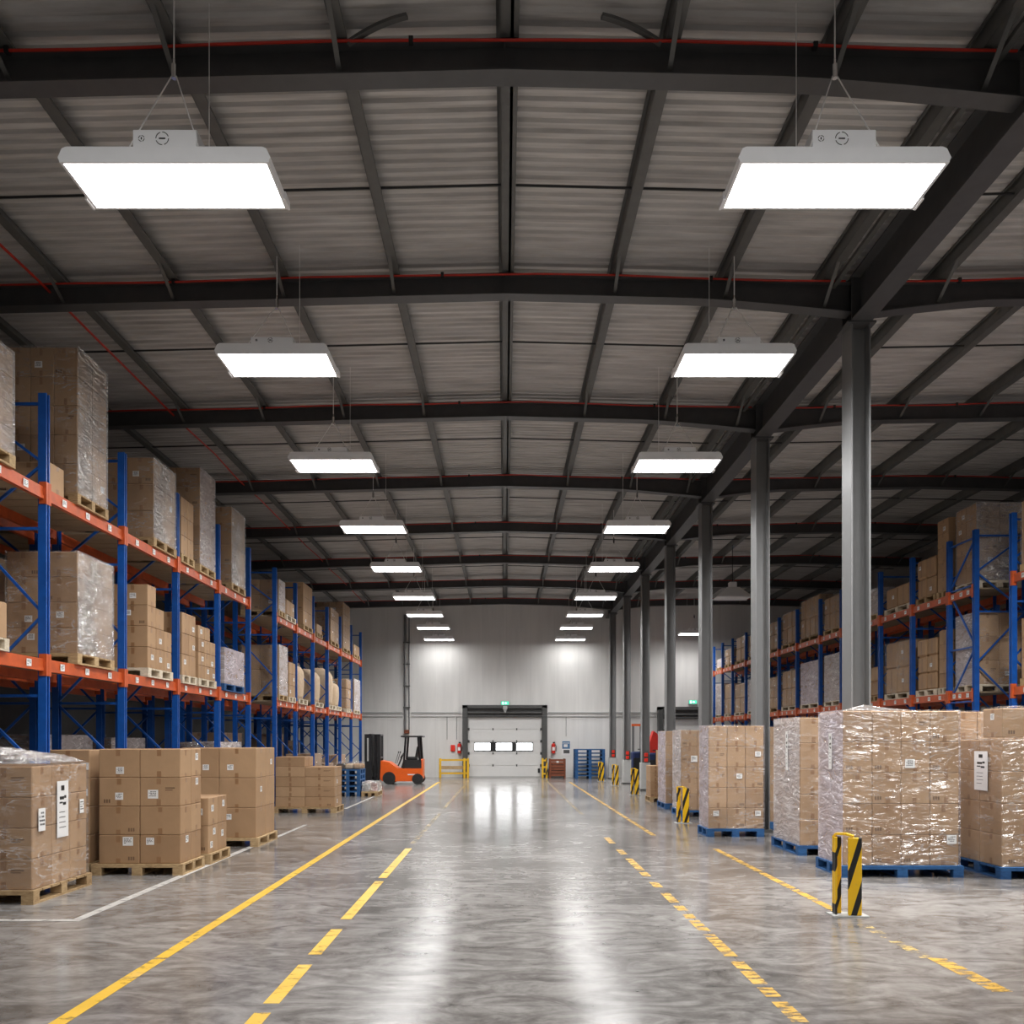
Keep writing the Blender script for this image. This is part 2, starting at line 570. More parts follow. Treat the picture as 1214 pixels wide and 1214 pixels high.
# girder over the columns
m = MB()
gb, gt = 7.34, 7.95
m.box(XC - .009, XC + .009, 2, YE - .01, gb + .02, gt - .02)
m.box(XC - .14, XC + .14, 2, YE - .01, gb, gb + .02)
m.box(XC - .14, XC + .14, 2, YE - .01, gt - .02, gt)
for yc in COLY:
    for dy in (-.16, .16):
        m.box(XC - .13, XC + .13, yc + dy - .008, yc + dy + .008, gb + .02, gt - .02)
struct(obj('roof_girder', m, 'steel'), 'deep dark steel girder running lengthwise on top of the columns', 'roof beam')
for dx, z in ((-.32, 7.86), (-.42, 7.93)):
    m = MB().box(XC + dx - .03, XC + dx + .03, 2, YE - .02, z, z + .05)
    struct(obj('roof_rail', m, 'purlin'), f'slim steel rail beside the long girder, {"nearer to" if dx > -.4 else "farther from"} it', 'roof beam')


# columns
def column_mesh():
    m = MB()
    w, d, t = .13, .16, .018
    m.box(-w, -w + t, -d, d, 0.02, gb)
    m.box(w - t, w, -d, d, 0.02, gb)
    m.box(-w + t, w - t, -.008, .008, 0.02, gb)
    return m.mesh('column', ['column'])


for k, yc in enumerate([7.2] + COLY):
    c = link('column', cached('column', column_mesh), None, (XC, yc, 0))
    struct(c, f'grey steel column under the long girder, {ORD[k-1] if k else "just out of frame,"} {"from the viewer" if k else "nearest the viewer"}', 'column')
    c['group'] = 'columns beside the aisle'
    b = MB().box(-.2, .2, -.24, .24, 0, .02)
    b.box(-.17, .17, -.2, .2, .02, .05)
    obj('base_plate', b, 'doorframe', c)
    cap = MB().box(-.19, .19, -.2, .2, gb - .03, gb - .001)
    obj('cap_plate', cap, 'steel', c)
    if k >= 4:
        g = MB()
        g.cham(-.15, .15, -.19, -.165, .05, .95, .01).cham(-.165, -.14, -.17, .17, .05, .95, .01)
        obj('base_cladding', g, 'clad', c)
        t = thing('fire_call_point', f'red fire alarm call point fixed to the {ORD[k-1]} grey column', 'alarm', (XC, yc - .17, 1.1), 'call points on the columns')
        obj('back_plate', MB().box(-.1, .1, -.012, 0, -.15, .2), 'doorframe', t)
        obj('upper_button', MB().cham(-.06, .06, -.06, -.012, .05, .18, .01), 'redled', t)
        obj('lower_button', MB().cham(-.06, .06, -.055, -.012, -.12, .0, .01), 'redled', t)

# ------------------------------------------------------------------ floor markings


def mark(name, label, mat, quads, grp=None):
    m = MB()
    for (xa, xb, ya, yb) in quads:
        n = max(1, int((yb - ya) / 1.0))
        for i in range(n):
            y0, y1 = ya + (yb - ya) * i / n, ya + (yb - ya) * (i + 1) / n
            m.add([(xa, y0, .0025), (xb, y0, .0025), (xb, y1, .0025), (xa, y1, .0025)], [(0, 1, 2, 3)])
    o = obj(name, m, mat)
    return struct(o, label, 'floor marking')


def yy(y):
    return 1700 / (y - VPY)


mark('floor_marking', 'solid yellow lane line on the floor, from the bottom edge towards the yellow barrier', 'yellow', [(-2.735, -2.63, 3.0, 34.5)])
mark('floor_marking', 'dashed yellow lane line between the solid line and the aisle centre', 'yellow',
     [(-1.56, -1.455, a, b) for a, b in [(3.9, yy(1201)), (yy(1190), yy(1144)), (yy(1132), yy(1102)), (yy(1090), yy(1045)), (yy(1041), yy(1006))]])
mark('floor_marking', 'faded far continuation of the left dashed yellow line', 'yellow_faint', [(-1.56, -1.47, yy(1000), 20), (-1.56, -1.47, 21, 36)])
segs = [(1188, 1212), (1171, 1182), (1140, 1167), (1108, 1134), (1091, 1104), (1084, 1089), (1074, 1080), (1059, 1070), (1046, 1052), (1034, 1039), (1018, 1032), (1007, 1013), (993, 1000)]
mark('floor_marking', 'worn dashed yellow lane line on the bollard side of the aisle centre', 'yellow_worn', [(1.735, 1.84, yy(b), yy(a)) for a, b in segs])
mark('floor_marking', 'faded far continuation of the right dashed yellow line', 'yellow_faint', [(1.74, 1.83, yy(966), yy(926))])
mark('floor_marking', 'thin yellow line starting level with the far pallet stacks', 'yellow_worn', [(2.63, 2.72, 15.1, 34.5)])
mark('floor_marking', 'yellow line leading up to the near striped bollard', 'yellow_worn', [(3.26, 3.355, 8.35, 13.2)])
mark('floor_marking', 'faded yellow line in front of the near striped bollard', 'yellow_faint', [(3.25, 3.36, yy(1136), yy(1096))])
mark('floor_marking', 'worn yellow dash near the bottom edge, in front of the bollard', 'yellow_worn', [(3.30, 3.44, yy(1176), yy(1136))])
mark('floor_marking', 'white line beside the carton stacks with a branch to the rack', 'white_line', [(-4.1, -4.0, 8.0, 13.8), (-8.4, -4.0, 7.93, 8.02)])
mark('floor_marking', 'faded white line beyond the four-column carton stack', 'white_line', [(-4.05, -3.97, 14.4, 17.0), (-4.0, -3.92, 21.0, 26)])

# ------------------------------------------------------------------ high-bay lamps


def lamp(x, yc, h, wid, dep, label, group, on=True, cable_top=None, power=80, spread=148):
    z = CAMZ + h
    t = thing('high_bay_light', label, 'ceiling light', (x, yc, z), group)
    hw, hd = wid / 2, dep / 2
    bh = .154 if wid > 1.6 else .085
    ec, es = .121 + bh / 2, bh / .154
    m = MB()
    # rounded trough housing, profile along x
    pr = [(-hw, .0), (-hw - .015, .03), (-hw, .06), (-hw + .02, .105), (-hw + .055, .12), (hw - .055, .12), (hw - .02, .105), (hw, .06), (hw + .015, .03), (hw, .0)]
    m.prism(pr, 'y', -hd, hd)
    m.box(-hw - .02, -hw, hd - .16, hd, -.02, .05)
    m.box(hw, hw + .02, hd - .16, hd, -.02, .05)
    obj('housing', m, 'lampbody', t)
    r = MB()
    r.box(-hw, hw, -hd, -hd + .02, -.012, 0).box(-hw, hw, hd - .02, hd, -.012, 0)
    r.box(-hw, -hw + .025, -hd + .02, hd - .02, -.012, 0).box(hw - .025, hw, -hd + .02, hd - .02, -.012, 0)
    obj('rim', r, 'lampbody', t)
    obj('diffuser', MB().box(-hw + .025, hw - .025, -hd + .02, hd - .02, -.007, -.001), 'diffuser' if on else 'diffuser_off', t)
    b = MB().cham(-.27, .27, -hd + .015, hd * .4, .121, .121 + bh, .006)
    db = obj('driver_box', b, 'lampbody', t)
    e = MB()
    yv = -hd + .013

    def ring(cx, cz, rad, th, n=20, gap=True):
        for i in range(n):
            if gap and i % 5 == 0:
                continue
            a0, a1 = 2 * math.pi * i / n, 2 * math.pi * (i + 1) / n
            q = [(cx + rr * math.cos(a), yv, cz + rr * math.sin(a)) for a, rr in ((a0, rad), (a1, rad), (a1, rad - th), (a0, rad - th))]
            e.add(q, [(0, 1, 2, 3)])
    ring(-.02, ec, .057 * es, .007)
    e.box(-.02 - .027 * es, -.02 + .027 * es, yv - .001, yv, ec - .006, ec + .006)
    obj('round_emblem', e, 'black_ink', db)
    e = MB()
    ring(-.195, ec, .027 * es, .006, gap=True)
    e.box(-.2, -.19, yv - .001, yv, ec - .01, ec + .01)
    obj('small_emblem', e, 'black_ink', db)
    hook = .88 - .18 * (yc > 9)
    w = MB().bar((-.29, -hd + .005, .122), (-.02, -.1, hook), .006, n=5)
    obj('hanger_wire', w, 'wire', t)
    w = MB().bar((.29, -hd + .005, .122), (.02, -.1, hook), .006, n=5)
    obj('hanger_wire', w, 'wire', t)
    top = (roofz(x) - .2 if cable_top is None else cable_top) - z
    obj('cable_gripper', MB().bar((0, -.1, hook - .02), (0, -.1, hook + .1), .022, n=10).bar((0, -.1, hook + .1), (0, -.1, hook + .15), .01, n=8), 'chrome', t)
    obj('suspension_cable', MB().bar((0, -.1, hook + .14), (0, -.1, top), .007, n=6), 'wire', t)
    sx = .27 if x < 0 else -.30
    obj('power_cord', MB().bar((sx, 0, .14), (sx, 0, roofz(x + sx) - z), .004, n=5), 'wire', t)
    if on:
        ld = cached(('area', round(wid, 2), power, spread), lambda: bpy.data.lights.new('lamp', 'AREA'))
        ld.shape = 'RECTANGLE'
        ld.size, ld.size_y = wid - .06, dep - .05
        ld.energy = power
        ld.color = (1, .995, .985)
        ld.spread = math.radians(spread)
        lo = bpy.data.objects.new('lamp', ld)
        COL.objects.link(lo)
        lo.parent = t
        lo.location = (0, 0, -.016)
    return t


LY = [7.4, 11.0, 14.6, 19.0, 23.0, 27.5, 31.2, 34.9, 38.0]
LH = [4.87, 4.90, 4.76, 4.76, 4.68, 4.65, 4.63, 4.65, 4.55]
for sgn in (-1, 1):
    side = 'left' if sgn < 0 else 'right'
    for i, (ly, lh) in enumerate(zip(LY, LH)):
        big = i == 0
        x = sgn * (2.86 if big else 2.97) + (.03 if not big and sgn < 0 else 0)
        lamp(x, ly, lh, 1.76 if big else (1.42 if i < 4 else 1.33), .63 if big else .7,
             f'lit white rectangular high bay lamp, {ORD[i]} from the viewer in the {side} row', 'lit lamps over the aisle', cable_top=(roofz(x) - .03 if big else None), power=(80 if i < 5 else (95, 135, 100, 2)[i - 5]))
    lamp(sgn * 2.95, 3.2, 5.75, 1.5, .65, f'added unseen high bay fill lamp overhead and nearest the viewer, {side} row', 'lit lamps over the aisle', spread=180, power=80)  # added out of view, hung higher to brighten the lamp fronts
    lamp(sgn * 2.95, -.8, 5.95, 1.5, .65, f'added unseen high bay fill lamp behind the viewer, {side} row', 'lit lamps over the aisle', spread=180, power=80)  # added out of view to fill faces turned towards the viewer
lamp(8.35, 37.2, 4.7, 1.3, .7, 'small lit lamp hanging near the end wall beyond the columns', 'lamps beyond the columns', power=40)
for q, ly in enumerate((10.0, 5.8, 1.6)):  # fill lamps added outside the frame to brighten the racks beyond the columns
    lamp(7.35, ly, 5.0, 1.42, .7, f'added unseen fill lamp over the side aisle beyond the columns, {ORD[q]} behind the frame edge', 'lamps beyond the columns', power=(520, 90, 50)[q], spread=170)

# unlit pendant beyond the columns
t = thing('pendant_lamp', 'unlit grey pendant lamp with flared reflector hanging beyond the columns', 'ceiling light', (7.3, 27.0, 6.27))
m = MB()
m.add([(-.55, -.35, 0), (.55, -.35, 0), (.55, .35, 0), (-.55, .35, 0), (-.2, -.12, .32), (.2, -.12, .32), (.2, .12, .32), (-.2, .12, .32)],
      [(0, 1, 5, 4), (1, 2, 6, 5), (2, 3, 7, 6), (3, 0, 4, 7), (4, 5, 6, 7), (0, 3, 2, 1)])
obj('reflector', m, 'lampbody', t)
obj('gear_box', MB().cham(-.12, .12, -.1, .1, .32, .5, .02), 'lampbody', t)
obj('rim', MB().box(-.56, .56, -.36, -.34, -.03, .01).box(-.56, .56, .34, .36, -.03, .01), 'lampbody', t)
obj('suspension_cable', MB().bar((0, 0, .5), (0, 0, roofz(7.3) - .2 - 6.27), .012), 'darkrod', t)

# ------------------------------------------------------------------ cartons, labels, pallets, loads


def carton_mesh(w, d, h, variant, soft):
    def f():
        m = MB()
        c = .035 if soft else .008
        m.cham(-w / 2, w / 2, -d / 2, d / 2, 0, h, c)
        e = .0012
        tw = min(.055, w * .14)
        rr = random.Random(variant * 31 + int(w * 100))
        if not soft:
            # top tape running along x or y with flaps down the faces
            m.box(-w / 2 + .01, w / 2 - .01, -tw / 2, tw / 2, h - .001, h + e, 1)
            for sy in (-1, 1):
                x = rr.uniform(-.02, .02)
                y0, y1 = sorted((sy * (d / 2 - .001), sy * (d / 2 + e)))
                m.box(x - tw / 2, x + tw / 2, y0, y1, h - .01 - rr.uniform(.06, .10), h - .009, 1)
                m.box(x - tw / 2, x + tw / 2, y0, y1, .009, .01 + rr.uniform(.05, .09), 1)
            for sx in (-1, 1):
                y = rr.uniform(-.02, .02)
                x0, x1 = sorted((sx * (w / 2 - .001), sx * (w / 2 + e)))
                m.box(x0, x1, y - tw / 2, y + tw / 2, h - .01 - rr.uniform(.05, .09), h - .009, 1)
                m.box(x0, x1, y - tw / 2, y + tw / 2, .009, .01 + rr.uniform(.04, .08), 1)
            if variant % 3 == 0:   # small printed handling marks
                x = rr.choice((-1, 1)) * w * .3
                for k in range(3):
                    m.box(x - .04 + k * .03, x - .02 + k * .03, -d / 2 - e, -d / 2 + .001, h * .12, h * .12 + .045, 2)
            if variant == 5:
                m.box(w * .12, w * .36, -d / 2 - e, -d / 2 + .001, h * .62, h * .66, 2)
                m.box(w * .12, w * .30, -d / 2 - e, -d / 2 + .001, h * .55, h * .58, 2)
        else:
            m.box(-tw / 2, tw / 2, -d / 2 - e, -d / 2 + .001, .04, h - .04, 1)
            m.box(-w / 2 - e, -w / 2 + .001, -tw / 2, tw / 2, .04, h - .04, 1)
            m.box(w / 2 - .001, w / 2 + e, -tw / 2, tw / 2, .04, h - .04, 1)
        return m.mesh('carton', ['card', 'tape', 'ink'])
    return cached(('carton', round(w, 3), round(d, 3), round(h, 3), variant, soft), f)


def label_mesh(w, h, seed, tall=False):
    """paper label in the x-z plane facing -y"""
    def f():
        m = MB().box(-w / 2, w / 2, -.0015, .001, -h / 2, h / 2, 0)
        rr = random.Random(seed)
        if tall:
            z = h * .40
            m.cham(-w * .16, w * .14, -.0022, -.0012, h * .33, h * .42, .0004, 1)
            m.box(-w * .28, w * .10, -.0022, -.0012, h * .17, h * .225, 1).box(w * .12, w * .3, -.0022, -.0012, h * .19, h * .24, 1)
            m.box(-w * .3, -w * .02, -.0022, -.0012, h * .10, h * .13, 1).box(w * .0, w * .28, -.0022, -.0012, h * .07, h * .12, 1)
            for k in range(4):
                zz = -h * (.06 + .09 * k)
                m.box(-w * .32, w * rr.uniform(.0, .3), -.0022, -.0012, zz, zz + h * .012, 1)
        else:
            for k in range(4):
                zz = h * (.26 - .17 * k)
                x = -w * .38
                while x < w * .3:
                    l = rr.uniform(.06, .2) * w
                    if rr.random() < .8:
                        m.box(x, min(x + l, w * .4), -.0022, -.0012, zz, zz + h * .08, 1)
                    x += l + w * .05
        return m.mesh('shipping_label', ['paper', 'black_ink'])
    return cached(('label', round(w, 3), round(h, 3), seed, tall), f)


def pallet(x0, x1, y0, y1, z, label, mat='wood', parts=True, group='pallets', hgt=.144):
    name = 'wooden_pallet' if mat != 'blue_pallet' else 'blue_pallet'
    w, d = x1 - x0, y1 - y0
    cx, cy = (x0 + x1) / 2, (y0 + y1) / 2
    bw = .10 if w < .9 else .13
    bd = .09 if d < .9 else .12
    zs = (0, .022, hgt - .044, hgt - .022, hgt)

    def deck():
        m = MB()
        n = max(5, int(w / .16))
        for i in range(3):
            yb = (-d / 2 + bd / 2, 0, d / 2 - bd / 2)[i]
            m.box(-w / 2, w / 2, yb - bd / 2, yb + bd / 2, zs[2], zs[3])
        nb = 7
        g = d * .06 / nb * 2
        for i in range(nb):
            a = -d / 2 + d * i / nb
            m.box(-w / 2, w / 2, a + g * .5 * (i > 0), a + d / nb - g * .5 * (i < nb - 1), zs[3] + .0005, zs[4])
        return m

    def runners(i):
        xb = (-w / 2 + bw / 2, 0, w / 2 - bw / 2)[i]
        return MB().box(xb - bw / 2, xb + bw / 2, -d / 2, d / 2, 0, zs[1])

    def block():
        return MB().cham(-bw / 2, bw / 2, -bd / 2, bd / 2, zs[1], zs[2], .003)
    if parts:
        t = thing(name, label, 'pallet', (cx, cy, z), group)
        key = (round(w, 3), round(d, 3), mat)
        link('deck_slats', cached(('pd',) + key, lambda: deck().mesh('deck_slats', [mat])), t)
        for i in range(3):
            link('runner', cached(('pr',) + key + (i,), lambda: runners(i).mesh('runner', [mat])), t)
            for j in range(3):
                link('block', cached(('pb',) + key, lambda: block().mesh('block', [mat])), t,
                     ((-w / 2 + bw / 2, 0, w / 2 - bw / 2)[i], (-d / 2 + bd / 2, 0, d / 2 - bd / 2)[j], 0))
        return t

    def whole():
        m = deck()
        for i in range(3):
            r = runners(i)
            m.add(r.v, r.f)
            for j in range(3):
                b = block()
                dx, dy = (-w / 2 + bw / 2, 0, w / 2 - bw / 2)[i], (-d / 2 + bd / 2, 0, d / 2 - bd / 2)[j]
                m.add([(p[0] + dx, p[1] + dy, p[2]) for p in b.v], b.f)
        return m.mesh(name, [mat])
    o = link(name, cached(('pw', round(w, 3), round(d, 3), mat), whole), None, (cx, cy, z))
    return tag(o, label, 'pallet', group)


def film_shell(w, d, h, seed, drape=.0):
    """crinkled film skin around a block, open at the bottom; slot 0 front/other, slot 1 the two x faces"""
    rr = random.Random(seed)
    m = MB()
    off = .012

    def grid(P, nu, nv, slot):
        vs = [P(i / nu, j / nv) for j in range(nv + 1) for i in range(nu + 1)]
        fs = [(j * (nu + 1) + i, j * (nu + 1) + i + 1, (j + 1) * (nu + 1) + i + 1, (j + 1) * (nu + 1) + i) for j in range(nv) for i in range(nu)]
        m.add(vs, fs, slot)
    W, D = w / 2 + off, d / 2 + off
    nu, nv = 8, 10

    def jit(u, v):
        return .0 if u in (0, 1) else rr.uniform(-.006, .008)
    grid(lambda u, v: (-W + 2 * W * u, -D - jit(u, v), h * v + off * v), nu, nv, 0)
    grid(lambda u, v: (-W + 2 * W * u, D + jit(u, v), h * v + off * v), nu, nv, 0)
    grid(lambda u, v: (-W - jit(u, v), -D + 2 * D * u, h * v + off * v), nu, nv, 1)
    grid(lambda u, v: (W + jit(u, v), -D + 2 * D * u, h * v + off * v), nu, nv, 1)
    tp = lambda u, v: (-W + 2 * W * u, -D + 2 * D * v, h + off + (0 if u in (0, 1) or v in (0, 1) else rr.uniform(.001, .012)))
    grid(tp, 6, 6, 0)
    return m




def load(x0, x1, y0, y1, z0, z1, n, side, label, film='film', film2=None, soft=False, full=False, labels=0, group='wrapped loads', skip=(), name='wrapped_load', shell=True, bigjit=0):
    """a shrink-wrapped stack: one thing; cartons are its parts"""
    nx, ny, nz = n
    cx, cy = (x0 + x1) / 2, (y0 + y1) / 2
    t = thing(name, label, 'wrapped load', (cx, cy, z0), group) if film else None
    off = (cx, cy, 0) if film else (0, 0, -z0)
    w, d, h = (x1 - x0) / nx, (y1 - y0) / ny, (z1 - z0) / nz
    g = .005
    rr = random.Random(int(abs(x0 * 917 + y0 * 131 + z0 * 77)))
    front = []
    for i in range(nx):
        for j in range(ny):
            for k in range(nz):
                if (i, j, k) in skip:
                    continue
                edge = (nx - 1) if side > 0 else 0
                if not full and not (j == 0 or i == edge):
                    continue
                v = rr.randrange(6)
                jx, jy = (rr.uniform(-.0015, .0015) for _ in range(2)) if not soft else (rr.uniform(-.01, .01) for _ in range(2))
                o = link('carton', carton_mesh(w - g * (1 + 4 * soft), d - g * (1 + 4 * soft), h - g * .4, v, soft), t,
                         (x0 + w * (i + .5) - off[0] + jx, y0 + d * (j + .5) - off[1] + jy, h * k - off[2]))
                if not film:
                    row = 'single' if ny == 1 else 'front' if j == 0 else 'back' if j == ny - 1 else 'middle'
                    col = 'aisle' if i == edge else 'inner'
                    lay = 'bottom layer' if k == 0 else f'{ORD[k]} layer'
                    tag(o, f'carton, {lay}, {row} row, {col} side, {label}', 'carton', group)
                if j == 0 or i == edge:
                    front.append((o, i, j, k))
    rr.shuffle(front)
    for q, (o, i, j, k) in enumerate(front[:labels]):
        onfront = j == 0 and not (i == ((nx - 1) if side > 0 else 0) and rr.random() < .5)
        s = rr.randrange(4)
        me = label_mesh(.10, .085, s)
        if onfront:
            link('shipping_label', me, o, (rr.uniform(-.2, .2) * w, -(d - g) / 2 - .0015, h * rr.uniform(.3, .7)))
        else:
            link('shipping_label', me, o, (side * ((w - g) / 2 + .0015), rr.uniform(-.2, .2) * d, h * rr.uniform(.3, .7)), (0, 0, side * math.pi / 2))
    if film and shell:
        m = film_shell(x1 - x0, y1 - y0, z1 - z0, int(abs(y0 * 100)))
        o = obj('stretch_wrap', m, [film, film2 or film], t, smooth=True)
    return t


def stack(x0, x1, y0, y1, z0, heights, nz_h, where, cat_group, labels=(), soft=False):
    """loose cartons, each a thing. heights: dict (i,j) -> layers; nz_h layer height"""
    nx = max(i for i, j in heights) + 1
    ny = max(j for i, j in heights) + 1
    w, d, g = (x1 - x0) / nx, (y1 - y0) / ny, .006
    rr = random.Random(int(abs(x0 * 511 + y0 * 97)))
    xn = {1: ['only column'], 2: ['left column', 'right column'], 3: ['left column', 'middle column', 'right column'],
          4: ['outer left column', 'inner left column', 'inner right column', 'outer right column']}[nx]
    yn = {1: [''], 2: ['front row, ', 'back row, '], 3: ['front row, ', 'middle row, ', 'back row, '], 4: ['front row, ', 'second row, ', 'third row, ', 'back row, ']}[ny]
    out = {}
    for (i, j), nz in heights.items():
        for k in range(nz):
            v = rr.randrange(6)
            o = link('carton', carton_mesh(w - g, d - g, nz_h - .002, v, soft), None,
                     (x0 + w * (i + .5) + rr.uniform(-.0015, .0015), y0 + d * (j + .5) + rr.uniform(-.0015, .0015), z0 + nz_h * k))
            lay = 'bottom layer' if k == 0 else f'{ORD[k]} layer'
            tag(o, f'brown carton, {lay}, {yn[j]}{xn[i]}, {where}', 'carton', cat_group)
            out[(i, j, k)] = o
    for (i, j, k, face, u, v, s) in labels:
        o = out.get((i, j, k))
        if not o:
            continue
        lw, lh = (.10, .09) if s < 10 else (.13, .11)
        if face == 'f':
            link('shipping_label', label_mesh(lw, lh, s % 10), o, (u * (w - g), -(d - g) / 2 - .0015, v * nz_h))
        else:
            link('shipping_label', label_mesh(lw * .9, lh, s % 10), o, ((w - g) / 2 + .0015, u * (d - g), v * nz_h), (0, 0, math.pi / 2))
    return out


# ---- floor stacks, forklift side
# S1 front-left wrapped stack
pallet(-6.12, -4.87, 8.72, 9.96, 0, 'wooden pallet under the nearest film-wrapped stack with the tall white label', 'wood')
s1 = load(-6.08, -4.91, 8.77, 9.92, .144, 1.43, (2, 3, 4), 1, 'nearest film-wrapped carton stack with tall white label and crumpled film on top', 'film', full=True)
tl = link('document_label', label_mesh(.235, .62, 5, True), s1, (.585 + .017, 0.0, .80), (0, 0, math.pi / 2))
tl['label'] = 'tall white printed document label'
link('shipping_label', label_mesh(.13, .24, 6, False), s1, (.585 + .017, -.42, .72), (0, 0, math.pi / 2))
link('shipping_label', label_mesh(.09, .16, 7, False), s1, (.585 + .017, .42, .80), (0, 0, math.pi / 2))
m = MB()
rr = random.Random(3)
NU, NV = 26, 22
vs = []
for j in range(NV + 1):
    for i in range(NU + 1):
        u, v = i / NU, j / NV
        e = min(u, 1 - u, v, 1 - v)
        z = 1.315 + (0.015 + .10 * math.exp(-((u - .35) ** 2 + (v - .5) ** 2) * 7)) * min(1, e * 6)
        z += min(1, e * 8) * (.05 * abs(math.sin(u * 9 + 3 * math.sin(v * 5))) + rr.uniform(0, .025))
        vs.append((-.58 + 1.16 * u, -.57 + 1.14 * v, z))
m.add(vs, [(j * (NU + 1) + i, j * (NU + 1) + i + 1, (j + 1) * (NU + 1) + i + 1, (j + 1) * (NU + 1) + i) for j in range(NV) for i in range(NU)])
obj('loose_film', m, 'film_shine', s1, smooth=False)

# S2 four-high clean stack
pallet(-5.21, -4.05, 10.62, 11.4, 0, 'wooden pallet under the tall four-high carton stack by the white line', 'wood')
stack(-5.13, -4.09, 10.66, 11.38, .144, {(i, j): 4 for i in (0, 1) for j in (0, 1)}, .363, 'four-high stack by the white line', 'cartons in the four-high stack',
      [(0, 0, 3, 'f', .02, .25, 1), (0, 0, 2, 'f', 0, .35, 2), (0, 0, 0, 'f', .22, .78, 13), (1, 0, 0, 'f', -.25, .78, 3), (1, 0, 2, 'f', -.18, .42, 11),
       (1, 1, 3, 's', .05, .7, 2), (1, 1, 2, 's', .05, .8, 1), (1, 0, 0, 's', .1, .8, 0)])
# S2b single column beside it
pallet(-5.80, -5.24, 10.66, 11.4, 0, 'narrow wooden pallet half hidden behind the wrapped stack', 'wood')
stack(-5.78, -5.26, 10.70, 11.36, .144, {(0, 0): 4}, .36, 'narrow stack behind the wrapped one', 'cartons in the narrow stack',
      [(0, 0, 3, 'f', .38, .42, 3), (0, 0, 2, 'f', .36, .5, 1)])
# S3 low stack
pallet(-4.98, -4.02, 11.54, 12.38, 0, 'low wooden pallet holding the small knee-high carton stack', 'wood')
stack(-4.95, -4.06, 11.58, 12.34, .144, {(i, j): 2 for i in (0, 1) for j in (0, 1)}, .385, 'small low stack', 'cartons in the low stack',
      [(1, 0, 1, 's', -.1, .6, 1), (1, 1, 1, 's', .1, .7, 2), (1, 1, 0, 's', .0, .6, 3), (1, 0, 0, 's', .1, .75, 2), (1, 0, 1, 'f', .2, .5, 0), (1, 0, 0, 's', -.2, .3, 1)])
# S4
pallet(-5.2, -3.93, 13.46, 14.62, 0, 'wooden pallet under the three-high carton stack behind the low stack', 'wood')
stack(-5.17, -3.97, 13.5, 14.58, .144, {(i, j): 3 for i in (0, 1) for j in (0, 1)}, .48, 'three-high stack behind the low one', 'cartons in the three-high stack',
      [(0, 0, 2, 'f', .15, .35, 1), (1, 0, 2, 'f', -.2, .35, 2), (0, 0, 1, 'f', .2, .3, 13), (1, 0, 0, 'f', -.25, .7, 0), (1, 1, 2, 's', .1, .5, 2), (1, 0, 1, 's', 0, .6, 3)])
# S5
pallet(-5.42, -3.94, 19.74, 20.7, 0, 'wooden pallet under the stepped carton stack near the rack gap', 'wood')
stack(-5.38, -3.98, 19.8, 20.66, .144, {(0, 0): 5, (1, 0): 4, (0, 1): 5, (1, 1): 4}, .235, 'stepped stack near the rack gap', 'cartons in the stepped stack',
      [(1, 0, 2, 's', .2, .5, 1), (1, 0, 0, 's', .2, .5, 2)])

# S6 blue pallets with goods
for k in range(5):
    pallet(-5.15, -4.4, 25.7, 26.7, .165 * k if k else 0, f'blue pallet in the low pile beside the forklift, {ORD[k]} from the floor', 'blue_pallet', False, 'blue pallets beside the forklift', .165)
t = thing('wrapped_bundle', 'dark film-wrapped bundle of mixed goods on top of the blue pallets', 'bundle', (-4.78, 26.2, .83))
for k in range(6):
    m = MB().cham(-.12, .12, -.2, .2, 0, .16, .04)
    obj('packet', m, ('dark_junk', 'sack', 'card')[k % 3], t, (-.24 + .24 * (k % 3), -.2 + .4 * (k // 3), 0 if k < 3 else .0), rot=(0, 0, .1 * k))
obj('stretch_wrap', film_shell(.74, .86, .2, 4), ['film', 'film'], t, smooth=True)
pallet(-4.36, -3.86, 25.7, 26.7, 0, 'small wooden pallet beside the blue pallet pile, in front of the forklift', 'wood')
t = thing('wrapped_bundle', 'pale wrapped bundle of tins on the small pallet beside the forklift', 'bundle', (-4.11, 26.2, .144))
for k in range(6):
    m = MB().bar((0, 0, 0), (0, 0, .26), .1, n=14)
    obj('tin', m, ('clad', 'redled', 'sack')[k % 3], t, (-.12 + .24 * (k % 2), -.3 + .3 * (k // 2), 0))
obj('stretch_wrap', film_shell(.46, .86, .28, 5), ['film_shine', 'film_shine'], t, smooth=True)

# ---- floor stacks, column side
B = 'blue_pallet'
pallet(4.18, 5.70, 10.46, 11.33, 0, 'blue pallet under the widest wrapped stack behind the near bollard', B)
r1 = load(4.22, 5.66, 10.5, 11.3, .144, 2.07, (4, 2, 5), -1, 'widest film-wrapped carton stack, right behind the near striped bollard', 'film', 'film_lilac', full=True, labels=0)
for (u, v, s, w_, h_) in ((.10, .66 * 1.926, 1, .12, .11), (.62, .17 * 1.926, 2, .12, .11)):
    link('shipping_label', label_mesh(w_, h_, s), r1, (u, -.4165, v))
tl = link('document_label', label_mesh(.10, .46, 8, True), r1, (-.72 - .017, -.02, 1.42), (0, 0, -math.pi / 2))
m = MB()
pk = [(-.5, -.3), (.0, -.34), (.25, -.2), (.2, .2), (-.2, .3), (-.55, .2)]
m.add([(x, y_, 1.94) for x, y_ in pk] + [(-.30, .0, 2.02), (-.22, .05, 2.005)], [(i, (i + 1) % 6, 6 if i not in (1, 2) else 7) for i in range(6)] + [(1, 7, 6), (3, 6, 7)])
obj('film_tuft', m, 'film_shine', r1)

